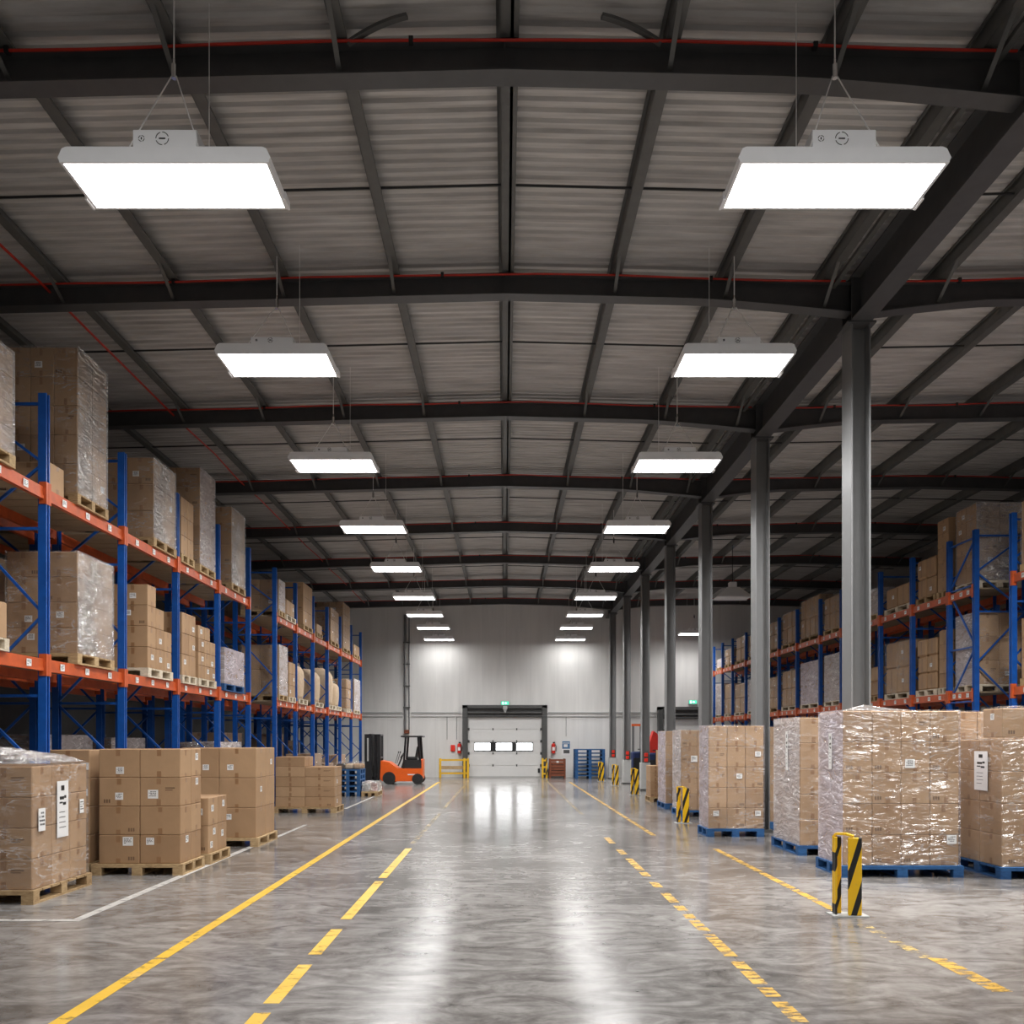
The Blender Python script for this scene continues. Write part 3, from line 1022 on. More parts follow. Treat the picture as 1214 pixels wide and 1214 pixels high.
pallet(4.34, 5.64, 12.46, 13.72, 0, 'blue pallet under the narrow-looking pale wrapped stack left of the widest one', B)
r0 = load(4.38, 5.6, 12.5, 13.68, .144, 2.04, (3, 3, 5), -1, 'pale film-wrapped carton stack left of the widest one', 'film', 'film_milky', full=False)
link('document_label', label_mesh(.10, .6, 9, True), r0, (-.61 - .017, -.05, 1.4), (0, 0, -math.pi / 2))

pallet(6.08, 7.34, 10.33, 11.40, 0, 'blue pallet under the wrapped stack cut by the frame edge', B)
r3 = load(6.12, 7.3, 10.37, 11.36, .144, 1.71, (2, 2, 4), -1, 'film-wrapped carton stack at the frame edge with a white document label', 'film', full=True)
tl = link('document_label', label_mesh(.30, .50, 10, True), r3, (-.59 - .017, -.06, 1.17), (0, 0, -math.pi / 2))
for i in range(2):
    o = link('carton', carton_mesh(.57, .42, .36, i, False), r3, (-.295 + .585 * i, -.27, 1.595))
    if i == 0:
        link('shipping_label', label_mesh(.08, .08, 2), o, (-.287, 0, .26), (0, 0, -math.pi / 2))
m = film_shell(1.16, .44, .37, 77)
obj('stretch_wrap', m, ['film', 'film'], r3, (0, -.27, 1.595), smooth=True)

pallet(6.12, 7.3, 11.6, 12.7, 0, 'blue pallet mostly hidden between the two nearest wrapped stacks', B)
load(6.16, 7.26, 11.64, 12.66, .144, 2.10, (3, 2, 5), -1, 'film-wrapped carton stack set back between the widest and frame-edge stacks', 'film', full=False)

pallet(3.57, 4.58, 14.86, 15.6, 0, 'blue pallet under the broad wrapped stack beside the far striped bollard', B)
r4 = load(3.61, 4.58, 14.9, 15.58, .144, 1.96, (3, 2, 5), -1, 'broad film-wrapped carton stack behind the second striped bollard', 'film', 'film_lilac', full=True)
for (u, v, s) in ((.38, 1.32, 1), (.05, .93, 2), (.38, .27, 3), (-.36, .27, 0)):
    link('shipping_label', label_mesh(.10, .09, s), r4, (u, -.3565, v))
pallet(5.05, 6.2, 16.1, 17.2, 0, 'blue pallet behind the second column, mostly hidden', B)
load(5.08, 6.16, 16.14, 17.16, .144, 1.96, (2, 2, 5), -1, 'film-wrapped carton stack half hidden right of the broad one', 'film')
pallet(3.92, 5.05, 18.8, 19.8, 0, 'blue pallet under the wrapped stack behind the broad one', B)
r5 = load(3.95, 5.02, 18.84, 19.76, .144, 1.93, (3, 2, 5), -1, 'film-wrapped carton stack with pale side behind the broad one', 'film', 'film_milky', full=False)
link('shipping_label', label_mesh(.14, .14, 3), r5, (-.25, -.475, 1.15))
pallet(3.97, 5.05, 20.85, 21.95, 0, 'blue pallet under the slim wrapped stack further up the column row', B)
load(4.0, 5.02, 20.9, 21.9, .144, 1.93, (3, 2, 5), -1, 'film-wrapped carton stack with milky side, farthest wrapped stack along the column row', 'film', 'film_lilac')
pallet(4.02, 4.62, 23.3, 24.1, 0, 'low wooden pallet under the shortest stacks beside the fourth column', 'wood')
stack(4.04, 4.6, 23.34, 24.06, .144, {(0, 0): 4, (1, 0): 6}, .215, 'short stack beside the fourth column', 'cartons beside the fourth column')

# ------------------------------------------------------------------ racks
ZL, ZU, ZTOP = 2.70, 4.80, 5.95


def post_mesh(h):
    def f():
        m = MB()
        # open C post with rolled lips
        m.box(-.043, -.036, -.04, .05, .012, h).box(.036, .043, -.04, .05, .012, h)
        m.box(-.036, .036, -.012, -.004, .012, h)
        m.box(-.043, -.018, -.05, -.04, .012, h).box(.018, .043, -.05, -.04, .012, h)
        m.box(-.075, .075, -.07, .07, 0, .012)
        return m.mesh('post', ['blue'])
    return cached(('post', h), f)


def rack(label, group, posts, xf, xr, side, bays, h=ZTOP, tags=True, levels=(ZL, ZU), face_brace=()):
    """side +1: aisle face looks to +x. xf front line, xr rear line"""
    t = thing('pallet_rack', label, 'pallet rack', (xf, posts[0], 0), group)
    ox, oy = xf, posts[0]
    w = xr - xf
    rotf = math.pi / 2 if side > 0 else -math.pi / 2
    rng = random.Random(int(posts[0] * 10) + int(xf))
    for yp in posts:
        def br():
            m = MB()
            for z in (.35, 2.25, 4.3, h - .12):
                m.bar((0, 0, z), (w, 0, z), 0, flat=(.03, .035))
            zz = [.35, 1.3, 2.25, 3.25, 4.3, 5.1, h - .12]
            for i in range(len(zz) - 1):
                a, b = (0, w) if i % 2 else (w, 0)
                m.bar((a, 0, zz[i]), (b, 0, zz[i + 1]), 0, flat=(.028, .032))
            return m.mesh('upright_frame', ['blue'])
        fr = link('upright_frame', cached(('br', round(w, 2), h), br), t, (0, yp - oy, 0))
        link('post', post_mesh(h), fr, (0, 0, 0), (0, 0, rotf))
        link('post', post_mesh(h), fr, (w, 0, 0), (0, 0, -rotf))
    for (a, b) in zip(posts, posts[1:]):
        if (a, b) in bays:
            continue
        L = b - a
        for z in levels:
            for fx, rear in ((0, 0), (w, 1)):
                def bm(L=L):
                    m = MB()
                    m.box(-.022, .022, .055, L - .055, -.15, 0)
                    m.box(-.03, .03, .055, L - .055, -.15, -.105)
                    # end connectors wrap the posts
                    for e, sg in ((.0, 1), (L, -1)):
                        lo, hi = sorted((e + sg * .003, e + sg * .058))
                        m.box(.052, .060, lo, hi, -.21, .06)
                        lo, hi = sorted((e + sg * .051, e + sg * .058))
                        m.box(-.03, .056, lo, hi, -.21, .06)
                    return m.mesh('beam', ['orange'])
                sd = side if not rear else -side
                o = link('beam', cached(('beam', round(L, 2)), bm), t, (fx, (a - oy) if sd > 0 else (b - oy), z), (0, 0, 0 if sd > 0 else math.pi))
                if tags and not rear:
                    for q in range(3):
                        yq = L * (.2 + .3 * q) + rng.uniform(-.05, .05)
                        link('location_label', label_mesh(.10, .085, rng.randrange(5)), o, (.0325, yq, -.075), (0, 0, math.pi / 2))

            def dk(L=L):
                m = MB()
                n = 6
                x0, x1 = sorted((0, w))
                for i in range(n):
                    ya = .08 + (L - .16) * i / n
                    m.box(x0 + .06, x1 - .06, ya, ya + (L - .16) / n - .02, -.03, -.005)
                return m.mesh('deck_slats', ['deck'])
            link('deck_slats', cached(('dk', round(L, 2), round(w, 2)), dk), t, (0, a - oy, z))
    for (a, b) in face_brace:
        m = MB()
        for z in (h - .15, h - 1.1, 3.6, 2.5):
            m.bar((0, a - oy, z), (0, b - oy, z + (.0 if z > 5 else 0)), 0, flat=(.03, .03))
        zz = [2.5, 3.6, 4.85, h - .15]
        for i in range(3):
            p, q = (a, b) if i % 2 else (b, a)
            m.bar((0, p - oy, zz[i]), (0, q - oy, zz[i + 1]), 0, flat=(.028, .03))
        obj('face_brace', m, 'blue', t)
    return t


XF, XRR = -5.65, -6.62
P1 = [8.28, 10.35, 12.47, 14.5, 16.6, 18.6]
P2 = [20.74, 22.78, 24.85, 26.85, 28.95, 31.05, 33.1]
rack('blue and orange pallet rack nearest on the left, behind the carton stacks', 'racks along the left side', P1, XF, XRR, 1, ())
rack('blue and orange pallet rack further along the left side, ending by the forklift', 'racks along the left side', P2, XF, XRR, 1, ())
rack('second-row pallet rack standing behind the nearest left rack', 'racks along the left side', P1, -7.92, -6.95, 1, (), tags=False)
rack('second-row pallet rack standing behind the far left rack', 'racks along the left side', P2, -7.92, -6.95, 1, (), tags=False)

XG, XGR = 9.5, 10.5
P3 = [11.9, 13.8, 15.75]
P4 = [17.0, 18.0, 19.63, 21.3, 23.75, 25.35, 27.35, 29.15, 31.2, 33.15, 35.1, 36.7, 38.2]
rack('blue and orange pallet rack cut by the frame edge beyond the columns', 'racks beyond the columns', P3, XG, XGR, -1, ())
rack('long blue and orange pallet rack beyond the columns, reaching the end wall', 'racks beyond the columns', P4, XG, XGR, -1, (), face_brace=((17.0, 18.0),))
rack('second-row pallet rack behind the long one beyond the columns', 'racks beyond the columns', P4, 11.75, 10.78, -1, (), tags=False)

# ---- goods on the left racks
cnt = {}
LEVELN = {'u': 'upper', 'l': 'lower'}


def rload(rk, lev, y0, y1, top, n, film='film', film2=None, soft=False, look='film-wrapped carton load', pal='wood', depth=.93, labels=2, xo=0.0, pw=None, skip=(), loose=False):
    key = (rk, lev)
    cnt[key] = cnt.get(key, 0) + 1
    o = ORD[cnt[key] - 1]
    z = (ZU if lev == 'u' else ZL) + .002
    where = f'{o} along the {rk} {LEVELN[lev]} level'
    left = 'left' in rk
    if left:
        x1 = -5.60 - xo
        x0, side = x1 - depth, 1
        if xo > 1:
            x1 = -6.9
            x0 = -7.85
    else:
        x0, side = 9.53 + xo, -1
        x1 = x0 + depth
    pl = f'{"blue" if pal == B else "wooden"} pallet under the load {o} from the viewer, {rk} {LEVELN[lev]} level'
    pallet(x0 - .015, x1 + .015, y0 - .02, y1 + .02, z, pl, pal, False, 'pallets on the racks')
    zz = z + .144
    if loose:
        return None
    return load(x0, x1, y0, y1, zz, top, n, side, f'{look}, {where}' if film else f'{where}', film, film2, soft, labels=labels, group=f'loads on the {rk} {LEVELN[lev]} level', skip=skip)


R = 'near left rack'
rload(R, 'u', 8.62, 9.62, 6.12, (2, 3, 4), 'film_shine', look='tall shiny wrapped carton load')
o = link('carton', carton_mesh(.55, .34, .38, 1, False), None, (-5.95, 10.70, ZU))
tag(o, 'small single brown carton on the upper beam left of the tallest shiny load', 'carton')
rload(R, 'u', 11.06, 11.88, 6.86, (3, 2, 5), 'film', 'film_shine', look='tallest shiny wrapped carton load', labels=3)
rload(R, 'u', 13.46, 14.36, 6.22, (2, 2, 3), 'film', 'film_shine', look='shiny wrapped load of big cartons', depth=.85)
rload(R, 'u', 14.62, 15.2, 5.94, (2, 2, 3), None, look='short uneven carton load', depth=.8)
rload(R, 'u', 15.5, 16.3, 6.72, (2, 2, 5), 'film', 'film_milky', look='tall narrow wrapped carton load', depth=.9)
rload(R, 'u', 17.3, 18.2, 6.5, (2, 2, 4), 'film', 'film_shine', look='wrapped load with shiny lower half', depth=.9)
rload(R, 'l', 8.75, 9.5, 3.25, (2, 1, 1), None, look='low single-layer carton load', pal='wood_pale')
rload(R, 'l', 11.06, 12.06, 4.18, (2, 2, 4), 'film', 'film_shine', look='broad shiny wrapped carton load', labels=3)
rload(R, 'l', 13.25, 14.2, 4.16, (2, 3, 4), None, look='stepped carton load with film at its foot', pal='wood_pale', labels=7, skip=[(1, 1, 3), (1, 2, 3), (1, 2, 2), (0, 1, 3), (0, 2, 3), (0, 2, 2)])
rload(R, 'l', 14.66, 15.3, 3.94, (2, 2, 3), None, look='slim load of small labelled cartons', pal='wood_pale', labels=6)
rload(R, 'l', 15.45, 16.35, 3.82, (2, 3, 4), None, look='load of small labelled cartons with strap', pal='wood_pale', labels=8, skip=[(1, 2, 3)])
rload(R, 'l', 16.85, 18.1, 3.56, (2, 2, 2), 'film_milky', 'film_lilac', look='white wrapped low load on blue pallet', pal=B)
R = 'far left rack'
rload(R, 'u', 20.92, 21.5, 5.7, (2, 1, 2), 'film', 'film_milky', look='pale boxy wrapped load')
rload(R, 'u', 21.65, 22.6, 5.36, (2, 2, 1), None, soft=True, look='low rounded carton load', pal='wood_pale')
rload(R, 'u', 23.5, 24.6, 6.12, (2, 2, 3), None, look='tall stack of unwrapped cartons', labels=3)
rload(R, 'u', 25.2, 25.9, 5.2, (2, 1, 1), None, look='low single-layer carton load')
rload(R, 'u', 27.2, 28.5, 6.0, (2, 2, 3), 'film', look='film-wrapped brown carton load')
rload(R, 'u', 29.3, 30.6, 6.52, (2, 3, 4), 'film', look='tallest film-wrapped carton load', labels=3)
rload(R, 'u', 31.4, 32.6, 5.3, (2, 2, 1), None, look='low flat carton load near the end wall')
rload(R, 'l', 20.95, 21.75, 4.08, (2, 1, 2), 'film', 'film_milky', look='pale wrapped load of big cartons')
rload(R, 'l', 21.95, 22.6, 3.75, (2, 2, 3), None, look='slim load of labelled cartons', labels=4, pal='wood_pale')
rload(R, 'l', 30.0, 30.8, 3.9, (2, 1, 3), 'film', soft=True, look='bulging wrapped carton load', pal='wood_pale')
rload(R, 'l', 31.4, 32.7, 4.0, (2, 2, 3), 'film', 'film_milky', look='pale wrapped load nearest the forklift', pal='wood_pale')


def bulk_bag(y0, y1, top, idx):
    z = ZL + .002
    pallet(-6.55, -5.58, y0 - .04, y1 + .04, z, f'pale wooden pallet under the {ORD[idx]} round bulk bag on the far left rack', 'wood_pale', False, 'pallets on the racks')
    t = thing('bulk_bag', f'rounded tan bulk bag, {ORD[idx]} from the viewer on the far left rack', 'bulk bag', (-6.06, (y0 + y1) / 2, z + .144), 'bulk bags on the far left rack')
    a, b, h = .46, (y1 - y0) / 2, top - z - .144
    m = MB()
    n, L = 20, 9
    vs = []
    for k in range(L + 1):
        u = k / L
        s = (.93 + .07 * math.sin(u * math.pi)) * (1 if u < .75 else math.sqrt(max(.05, 1 - ((u - .75) / .27) ** 2)))
        for i in range(n):
            an = 2 * math.pi * i / n
            c, d = math.cos(an), math.sin(an)
            q = (abs(c) ** 3 + abs(d) ** 3) ** (-1 / 3)
            vs.append((a * s * c * q, b * s * d * q, h * u))
    fs = [(k * n + i, k * n + (i + 1) % n, (k + 1) * n + (i + 1) % n, (k + 1) * n + i) for k in range(L) for i in range(n)]
    fs += [tuple(range(n))[::-1], tuple(range(L * n, L * n + n))]
    m.add(vs, fs)
    obj('sack_body', m, 'sack', t, smooth=True)
    for sx in (-1, 1):
        s = MB()
        pts = [(sx * .3, -b * .5 + b * i / 6, h * .93 + .06 * math.sin(math.pi * i / 6)) for i in range(7)]
        for p, q in zip(pts, pts[1:]):
            s.bar(p, q, 0, flat=(.04, .012))
        obj('lifting_loop', s, 'clad', t)


for i, (a, b, tp) in enumerate(((23.0, 23.9, 3.85), (24.95, 26.0, 3.85), (26.95, 27.9, 4.05), (28.05, 28.85, 3.7))):
    bulk_bag(a, b, tp, i)
# darker goods behind
R = 'second-row left rack'
for i, (lev, a, b, tp) in enumerate((('l', 8.7, 9.7, 4.1), ('l', 10.6, 11.8, 4.2), ('u', 10.6, 11.9, 6.3), ('u', 12.7, 13.9, 6.0), ('l', 12.8, 14.0, 3.9), ('u', 16.9, 18.0, 6.2), ('l', 16.9, 18.0, 3.9), ('u', 23.2, 24.4, 6.0), ('l', 25.2, 26.5, 3.9), ('u', 27.2, 28.5, 6.1))):
    rload(R, lev, a, b, tp, (2, 2, 3), 'film', look='shadowed wrapped carton load', xo=1.4, labels=0)
# wrapped low goods on the ground behind the floor stacks
for i, (a, b, x0, x1, tp, n) in enumerate(((12.75, 14.3, -7.8, -7.0, 1.78, (2, 3, 3)), (15.0, 16.4, -7.8, -7.0, 1.74, (2, 3, 3)), (16.8, 18.4, -6.5, -5.75, 1.66, (2, 3, 3)), (9.0, 10.1, -7.8, -7.0, 1.7, (2, 2, 3)),
                                           (21.0, 22.5, -6.5, -5.75, 1.2, (2, 3, 2)), (23.0, 24.6, -6.5, -5.75, 1.0, (2, 3, 2)), (25.1, 26.6, -6.5, -5.75, 1.3, (2, 3, 3)), (27.2, 28.6, -6.5, -5.8, .95, (2, 3, 2)), (29.2, 30.8, -6.5, -5.8, 1.2, (2, 3, 2)), (20.95, 22.5, -7.8, -7.0, 1.9, (2, 4, 3)), (25.4, 26.7, -7.8, -7.0, 1.9, (2, 3, 3)), (28.0, 28.8, -7.8, -7.0, 1.7, (2, 2, 3)))):
    pallet(x0 - .03, x1 + .03, a - .03, b + .03, 0, f'wooden pallet on the floor under the left racks, {ORD[i]} of the shadowed ones', 'wood', False, 'pallets under the left racks')
    load(x0, x1, a, b, .144, tp, n, 1, f'low grey-wrapped load on the floor under the left racks, {ORD[i]} of the shadowed ones', 'film_shine' if i < 4 else 'film', 'film_milky' if i < 3 else None, group='wrapped loads on the floor under the left racks')

# ---- goods on the racks beyond the columns
R = 'frame-edge right rack'
rload(R, 'u', 14.3, 15.55, 6.1, (2, 2, 3), 'film', look='wrapped carton load at the frame edge')
rload(R, 'l', 14.3, 15.55, 3.95, (2, 2, 3), None, look='brown carton load at the frame edge')
R = 'long right rack'
rload(R, 'u', 17.1, 17.86, 6.52, (2, 2, 5), 'film_shine', 'film', look='tall shiny wrapped carton load', pal='wood_pale', labels=3, xo=.04)
rload(R, 'u', 18.1, 18.56, 6.5, (2, 1, 5), None, look='tall slim stack of cartons', labels=2)
rload(R, 'u', 18.66, 19.5, 5.82, (2, 2, 2), None, soft=True, look='two-layer load of bulging cartons', labels=3)
rload(R, 'u', 19.85, 21.1, 5.45, (2, 2, 1), None, soft=True, look='single-layer carton load with labels', pal='wood_pale', labels=3)
rload(R, 'u', 21.5, 22.4, 5.6, (2, 2, 2), 'film_milky', soft=True, look='pale rounded wrapped load')
rload(R, 'u', 23.9, 25.15, 5.9, (2, 3, 2), 'film', soft=True, look='strapped load of bulging cartons')
rload(R, 'u', 25.5, 27.15, 6.15, (2, 4, 2), 'film', soft=True, look='wide strapped load of bulging cartons')
rload(R, 'u', 27.5, 28.95, 6.0, (2, 3, 2), 'film', soft=True, look='strapped load of tall cartons')
rload(R, 'u', 29.3, 31.0, 5.9, (2, 3, 2), 'film', soft=True, look='brown bulging wrapped load')
rload(R, 'u', 31.4, 32.9, 5.8, (2, 3, 2), 'film', soft=True, look='brown wrapped carton load')
rload(R, 'u', 33.3, 34.7, 5.9, (2, 2, 2), None, soft=True, look='brown carton load')
rload(R, 'u', 35.3, 36.4, 5.6, (2, 2, 2), 'film', soft=True, look='small wrapped carton load')
rload(R, 'u', 36.9, 37.8, 5.3, (2, 1, 1), 'film_milky', soft=True, look='low pale load by the end wall')
rload(R, 'l', 17.1, 17.86, 4.3, (2, 2, 3), 'film', 'film_milky', look='shadowed wrapped carton load', pal='wood_pale', xo=.04)
rload(R, 'l', 18.1, 18.5, 4.1, (2, 1, 4), None, look='slim stack of cartons', pal='wood_pale')
rload(R, 'l', 18.62, 19.5, 4.0, (2, 2, 3), None, soft=True, look='three-layer load of bulging cartons', pal='wood_pale', labels=4)
rload(R, 'l', 19.85, 21.1, 4.1, (2, 2, 2), 'film', soft=True, look='two-layer wrapped carton load', pal='wood_pale', labels=3)
rload(R, 'l', 21.45, 22.0, 3.6, (2, 1, 2), None, soft=True, look='short dark carton load')
rload(R, 'l', 23.9, 25.1, 4.2, (2, 2, 3), 'film', 'film_milky', look='lavender wrapped carton load', pal='wood_pale')
rload(R, 'l', 25.55, 27.1, 4.15, (2, 3, 3), 'film', 'film_lilac', look='lilac wrapped strapped carton load', pal='wood_pale')
rload(R, 'l', 27.55, 28.95, 4.05, (2, 3, 2), 'film', soft=True, look='brown strapped carton load', pal='wood_pale')
rload(R, 'l', 29.4, 31.0, 3.95, (2, 3, 3), 'film', soft=True, look='shadowed strapped carton load')
rload(R, 'l', 31.4, 33.0, 4.05, (2, 3, 2), 'film', 'film_milky', soft=True, look='pale strapped carton load', pal='wood_pale')
rload(R, 'l', 33.35, 34.9, 4.0, (2, 2, 2), 'film', soft=True, look='brown wrapped carton load', pal='wood_pale')
rload(R, 'l', 35.3, 36.5, 4.1, (2, 2, 2), 'film', soft=True, look='tall brown wrapped carton load', pal='wood_pale')
rload(R, 'l', 36.9, 38.0, 4.2, (2, 2, 2), 'film', 'film_milky', soft=True, look='pale wrapped load by the end wall', pal='wood_pale')


# ------------------------------------------------------------------ striped bollards
def bollard(x, y, h, label):
    t = thing('corner_bollard', label, 'bollard', (x, y, 0), 'yellow and black bollards')
    obj('base_plate', MB().box(-.2, .14, -.1, .12, 0, .012), 'clad', t)
    a = MB().cham(-.055, .075, -.08, -.05, .012, h, .008)
    a.cham(.05, .075, -.05, .05, .012, h, .004)
    obj('front_post', a, 'stripe', t)
    b = MB().cham(-.16, -.075, .04, .07, .012, h - .0, .008)
    b.cham(-.16, -.14, -.02, .04, .012, h, .004)
    obj('rear_post', b, 'stripe', t)
    c = MB()
    pts = [(-.15, .055, h - .01), (-.13, .04, h + .025), (-.06, -.02, h + .03), (.0, -.06, h + .01)]
    for p, q in zip(pts, pts[1:]):
        c.bar(p, q, 0, flat=(.06, .02))
    obj('top_link', c, 'yellowsolid', t)


bollard(3.37, 8.2, .765, 'yellow and black striped bollard nearest, in front of the widest wrapped stack')
bollard(3.72, 17.4, .72, 'yellow and black striped bollard beside the broad wrapped stack')
bollard(4.12, 26.4, .80, 'striped bollard in front of the fourth column')
bollard(4.25, 32.0, .76, 'striped bollard between the fifth column and the blue pallet pile')
bollard(4.08, 35.2, .78, 'striped bollard right beside the blue pallet pile')

# ------------------------------------------------------------------ end wall: dock doors


def dock_door(n, xc, w, hgt, label, off=True, fw=.24):
    d = thing(f'door_{n}', label, 'door', (xc, YE, 0), kind='structure')
    y = -.12
    fr = MB()
    H = hgt + .55
    for s in (-1, 1):
        a, b = sorted((s * w / 2, s * (w / 2 + fw)))
        fr.box(a, b, -.3, -.01, 0, H)
        a, b = sorted((s * (w / 2 + .04), s * (w / 2 + .1)))
        fr.box(a, b, -.34, -.3, 0, H - .1)
    fr.box(-w / 2 - fw, w / 2 + fw, -.30, -.01, H - .14, H)
    fr.box(-w / 2, w / 2, -.14, -.01, hgt, H - .14)
    fr.bar((-w / 2, -.2, hgt + .2), (w / 2, -.2, hgt + .2), .05, n=10)
    fr.box(-w / 2, w / 2, -.24, -.16, hgt + .02, hgt + .08)
    obj('door_frame', fr, 'doorframe', d)
    p = MB()
    ns = 5
    sh = hgt / ns
    for i in range(ns):
        p.cham(-w / 2, w / 2, -.09, -.03, sh * i + .004, sh * (i + 1) - .004, .004)
    obj('door_panel', p, 'door', d)
    hg = MB()
    for i in range(1, ns):
        for s in (-.16, .16):
            hg.box(s * w - .03, s * w + .03, -.11, -.09, sh * i - .05, sh * i + .05)
        for s in (-1, 1):
            hg.box(s * w * .49 - .05, s * w * .49 + .05, -.13, -.09, sh * i - .06, sh * i + .06)
    obj('hinge', hg, 'doorframe', d)
    obj('bottom_seal', MB().box(-w / 2, w / 2, -.1, -.03, -.0, .06), 'clad', d)
    return d, sh


d1, sh = dock_door(1, .02, 3.42, 2.78, 'pale sectional loading door with three lit windows in a dark frame')
for i, (a, b) in enumerate(((-1.38, -.68), (-.40, .32), (.56, 1.26))):
    m = MB()
    z0, z1 = 1.25, 1.58
    m.box(a - .04, b + .04, -.105, -.088, z0 - .05, z0).box(a - .04, b + .04, -.105, -.088, z1, z1 + .05)
    m.box(a - .04, a, -.105, -.088, z0, z1).box(b, b + .04, -.105, -.088, z0, z1)
    f = obj('window_frame', m, 'blackpaint', d1)
    obj('pane', MB().box(a, b, -.1, -.095, z0, z1), 'pane', f)
for a, b in ((-.64, -.44), (.36, .50)):
    obj('dark_panel', MB().box(a, b, -.1, -.089, 1.2, 1.63), 'blackpaint', d1)
obj('handle', MB().cham(1.52, 1.62, -.13, -.09, .22, .42, .01), 'blackpaint', d1)
d2, sh2 = dock_door(2, 8.25, 1.9, 2.7, 'second loading door half hidden beyond the columns')


def exit_sign(x, z, label):
    t = thing('exit_sign', label, 'exit sign', (x, YE - .03, z), 'exit signs')
    obj('sign_box', MB().box(-.2, .2, -.05, .0, -.1, .1), 'clad', t)
    obj('sign_face', MB().box(-.18, .18, -.056, -.05, -.08, .08), 'exit', t)
    s = MB().box(-.12, -.07, -.06, -.056, -.06, .06).box(-.03, .03, -.06, -.056, -.015, .015)
    s.add([(.02, -.058, -.045), (.1, -.058, 0), (.02, -.058, .045)], [(0, 1, 2)])
    obj('running_symbol', s, 'exit_w', t)


exit_sign(.03, 3.43, 'small green exit sign above the main loading door')
exit_sign(8.7, 3.48, 'small green exit sign above the half hidden second door')
t = thing('door_lamp', 'small grey lamp fixed over the middle of the loading door', 'lamp', (.03, YE - .32, 3.12))
obj('lamp_body', MB().cham(-.1, .1, -.12, .0, .0, .16, .02), 'clad', t)
obj('lamp_cone', MB().bar((0, -.06, 0), (0, -.06, -.14), .08, r2=.04, n=12), 'clad', t)

# wall services
m = MB()
for a, b in ((XL, -4.7), (-4.3, -2.02), (2.02, 4.9), (4.95, 7.0)):
    m.box(a, b, YE - .06, YE - .005, 2.96, 3.02).box(a, b, YE - .05, YE - .005, 2.80, 2.83)
tag(obj('cable_tray', m, 'clad'), 'thin grey cable tray running across the end wall at door height', 'cable tray')
m = MB()
m.bar((-4.58, YE - .07, 2.2), (-4.58, YE - .07, 7.5), .055, n=12).bar((-4.40, YE - .05, 2.2), (-4.40, YE - .05, 7.5), .03, n=10)
t = tag(obj('downpipe', m, 'column'), 'grey vertical pipe on the end wall above the forklift', 'pipe')
k = MB()
for z in (3.2, 4.2, 5.2, 6.2):
    k.box(-4.66, -4.35, YE - .13, YE - .01, z, z + .05)
obj('wall_mount_bracket', k, 'purlin', t)
obj('valve_box', MB().cham(-4.62, -4.38, YE - .22, YE - .02, 2.02, 2.2, .02), 'red_wood', t)
for x, lab in ((-2.65, 'outer thin cable dropping to the red box left of the loading door'), (-2.2, 'inner thin cable dropping to the red extinguisher left of the loading door'), (2.85, 'thin cable dropping on the wall right of the loading door')):
    tag(obj('wall_cable', MB().bar((x, YE - .02, 1.75 if x < 0 else 1.9), (x, YE - .02, 2.8), .012), 'column'), lab, 'cable')
t = thing('alarm_box', 'small red alarm box on the wall left of the loading door', 'alarm', (-2.38, YE + .01, 1.35))
obj('box_body', MB().cham(-.1, .1, -.1, -.005, -.15, .15, .02), 'redled', t)
obj('instruction_plate', MB().box(-.09, .09, -.012, -.005, -.32, -.18), 'paper', t)


def extinguisher(x, z, label):
    t = thing('fire_extinguisher', label, 'fire extinguisher', (x, YE - .12, z))
    obj('cylinder_body', MB().bar((0, 0, 0), (0, 0, .4), .09, n=14).bar((0, 0, .4), (0, 0, .46), .09, r2=.03, n=14), 'red', t, smooth=False)
    obj('valve_handle', MB().box(-.03, .07, -.015, .015, .46, .52), 'blackpaint', t)
    obj('hose', MB().bar((.06, 0, .48), (.13, 0, .3), .014).bar((.13, 0, .3), (.12, 0, .1), .014), 'rubber', t)
    obj('instruction_plate', MB().box(-.06, .06, -.095, -.088, .12, .28), 'paper', t)
    obj('wall_bracket', MB().box(-.05, .05, .08, .125, .1, .35), 'doorframe', t)


extinguisher(-2.08, 1.12, 'red fire extinguisher on the wall left of the loading door')
extinguisher(2.26, 1.12, 'red fire extinguisher on the wall right of the loading door')
t = thing('notice_board', 'blue and white poster on the wall right of the loading door', 'poster', (2.85, YE + .01, 1.37))
obj('board', MB().box(-.2, .2, -.03, -.005, -.36, .32), 'paper', t)
obj('printed_sheet', MB().box(-.18, .18, -.034, -.03, -.05, .30), 'poster_blue', t)
m = MB().box(-.11, .07, -.037, -.034, .03, .16).box(-.15, .15, -.037, -.034, .2, .23)
obj('white_print', m, 'paper', t)
obj('dark_print', MB().box(-.12, .16, -.034, -.03, -.26, -.1), 'doorframe', t)

# yellow barriers
t = thing('safety_barrier', 'yellow rail barrier with planks left of the loading door', 'barrier', (-2.25, 38.2, 0))
for x in (-.66, .44, .60):
    obj('barrier_post', MB().cham(x - .05, x + .05, -.05, .05, 0, .90, .01), 'yellowsolid', t)
for z in (.82, .22):
    obj('rail', MB().box(-.61, .55, -.02, .03, z - .04, z + .04), 'yellowsolid', t)
obj('plank', MB().box(-.62, .5, .035, .12, .40, .55), 'wood', t)
t = thing('safety_barrier', 'narrow yellow post guard right of the loading door', 'barrier', (1.83, 38.2, 0))
for x in (-.1, .08):
    obj('barrier_post', MB().cham(x - .04, x + .04, -.05, .05, 0, .9, .01), 'stripe' if x > 0 else 'yellowsolid', t)
for z in (.2, .5, .8):
    obj('rail', MB().box(-.06, .05, -.02, .02, z - .04, z + .04), 'yellowsolid', t)
t = thing('slatted_crate', 'reddish brown slatted crate standing by the loading door', 'crate', (2.4, 38.35, 0))
m = MB()
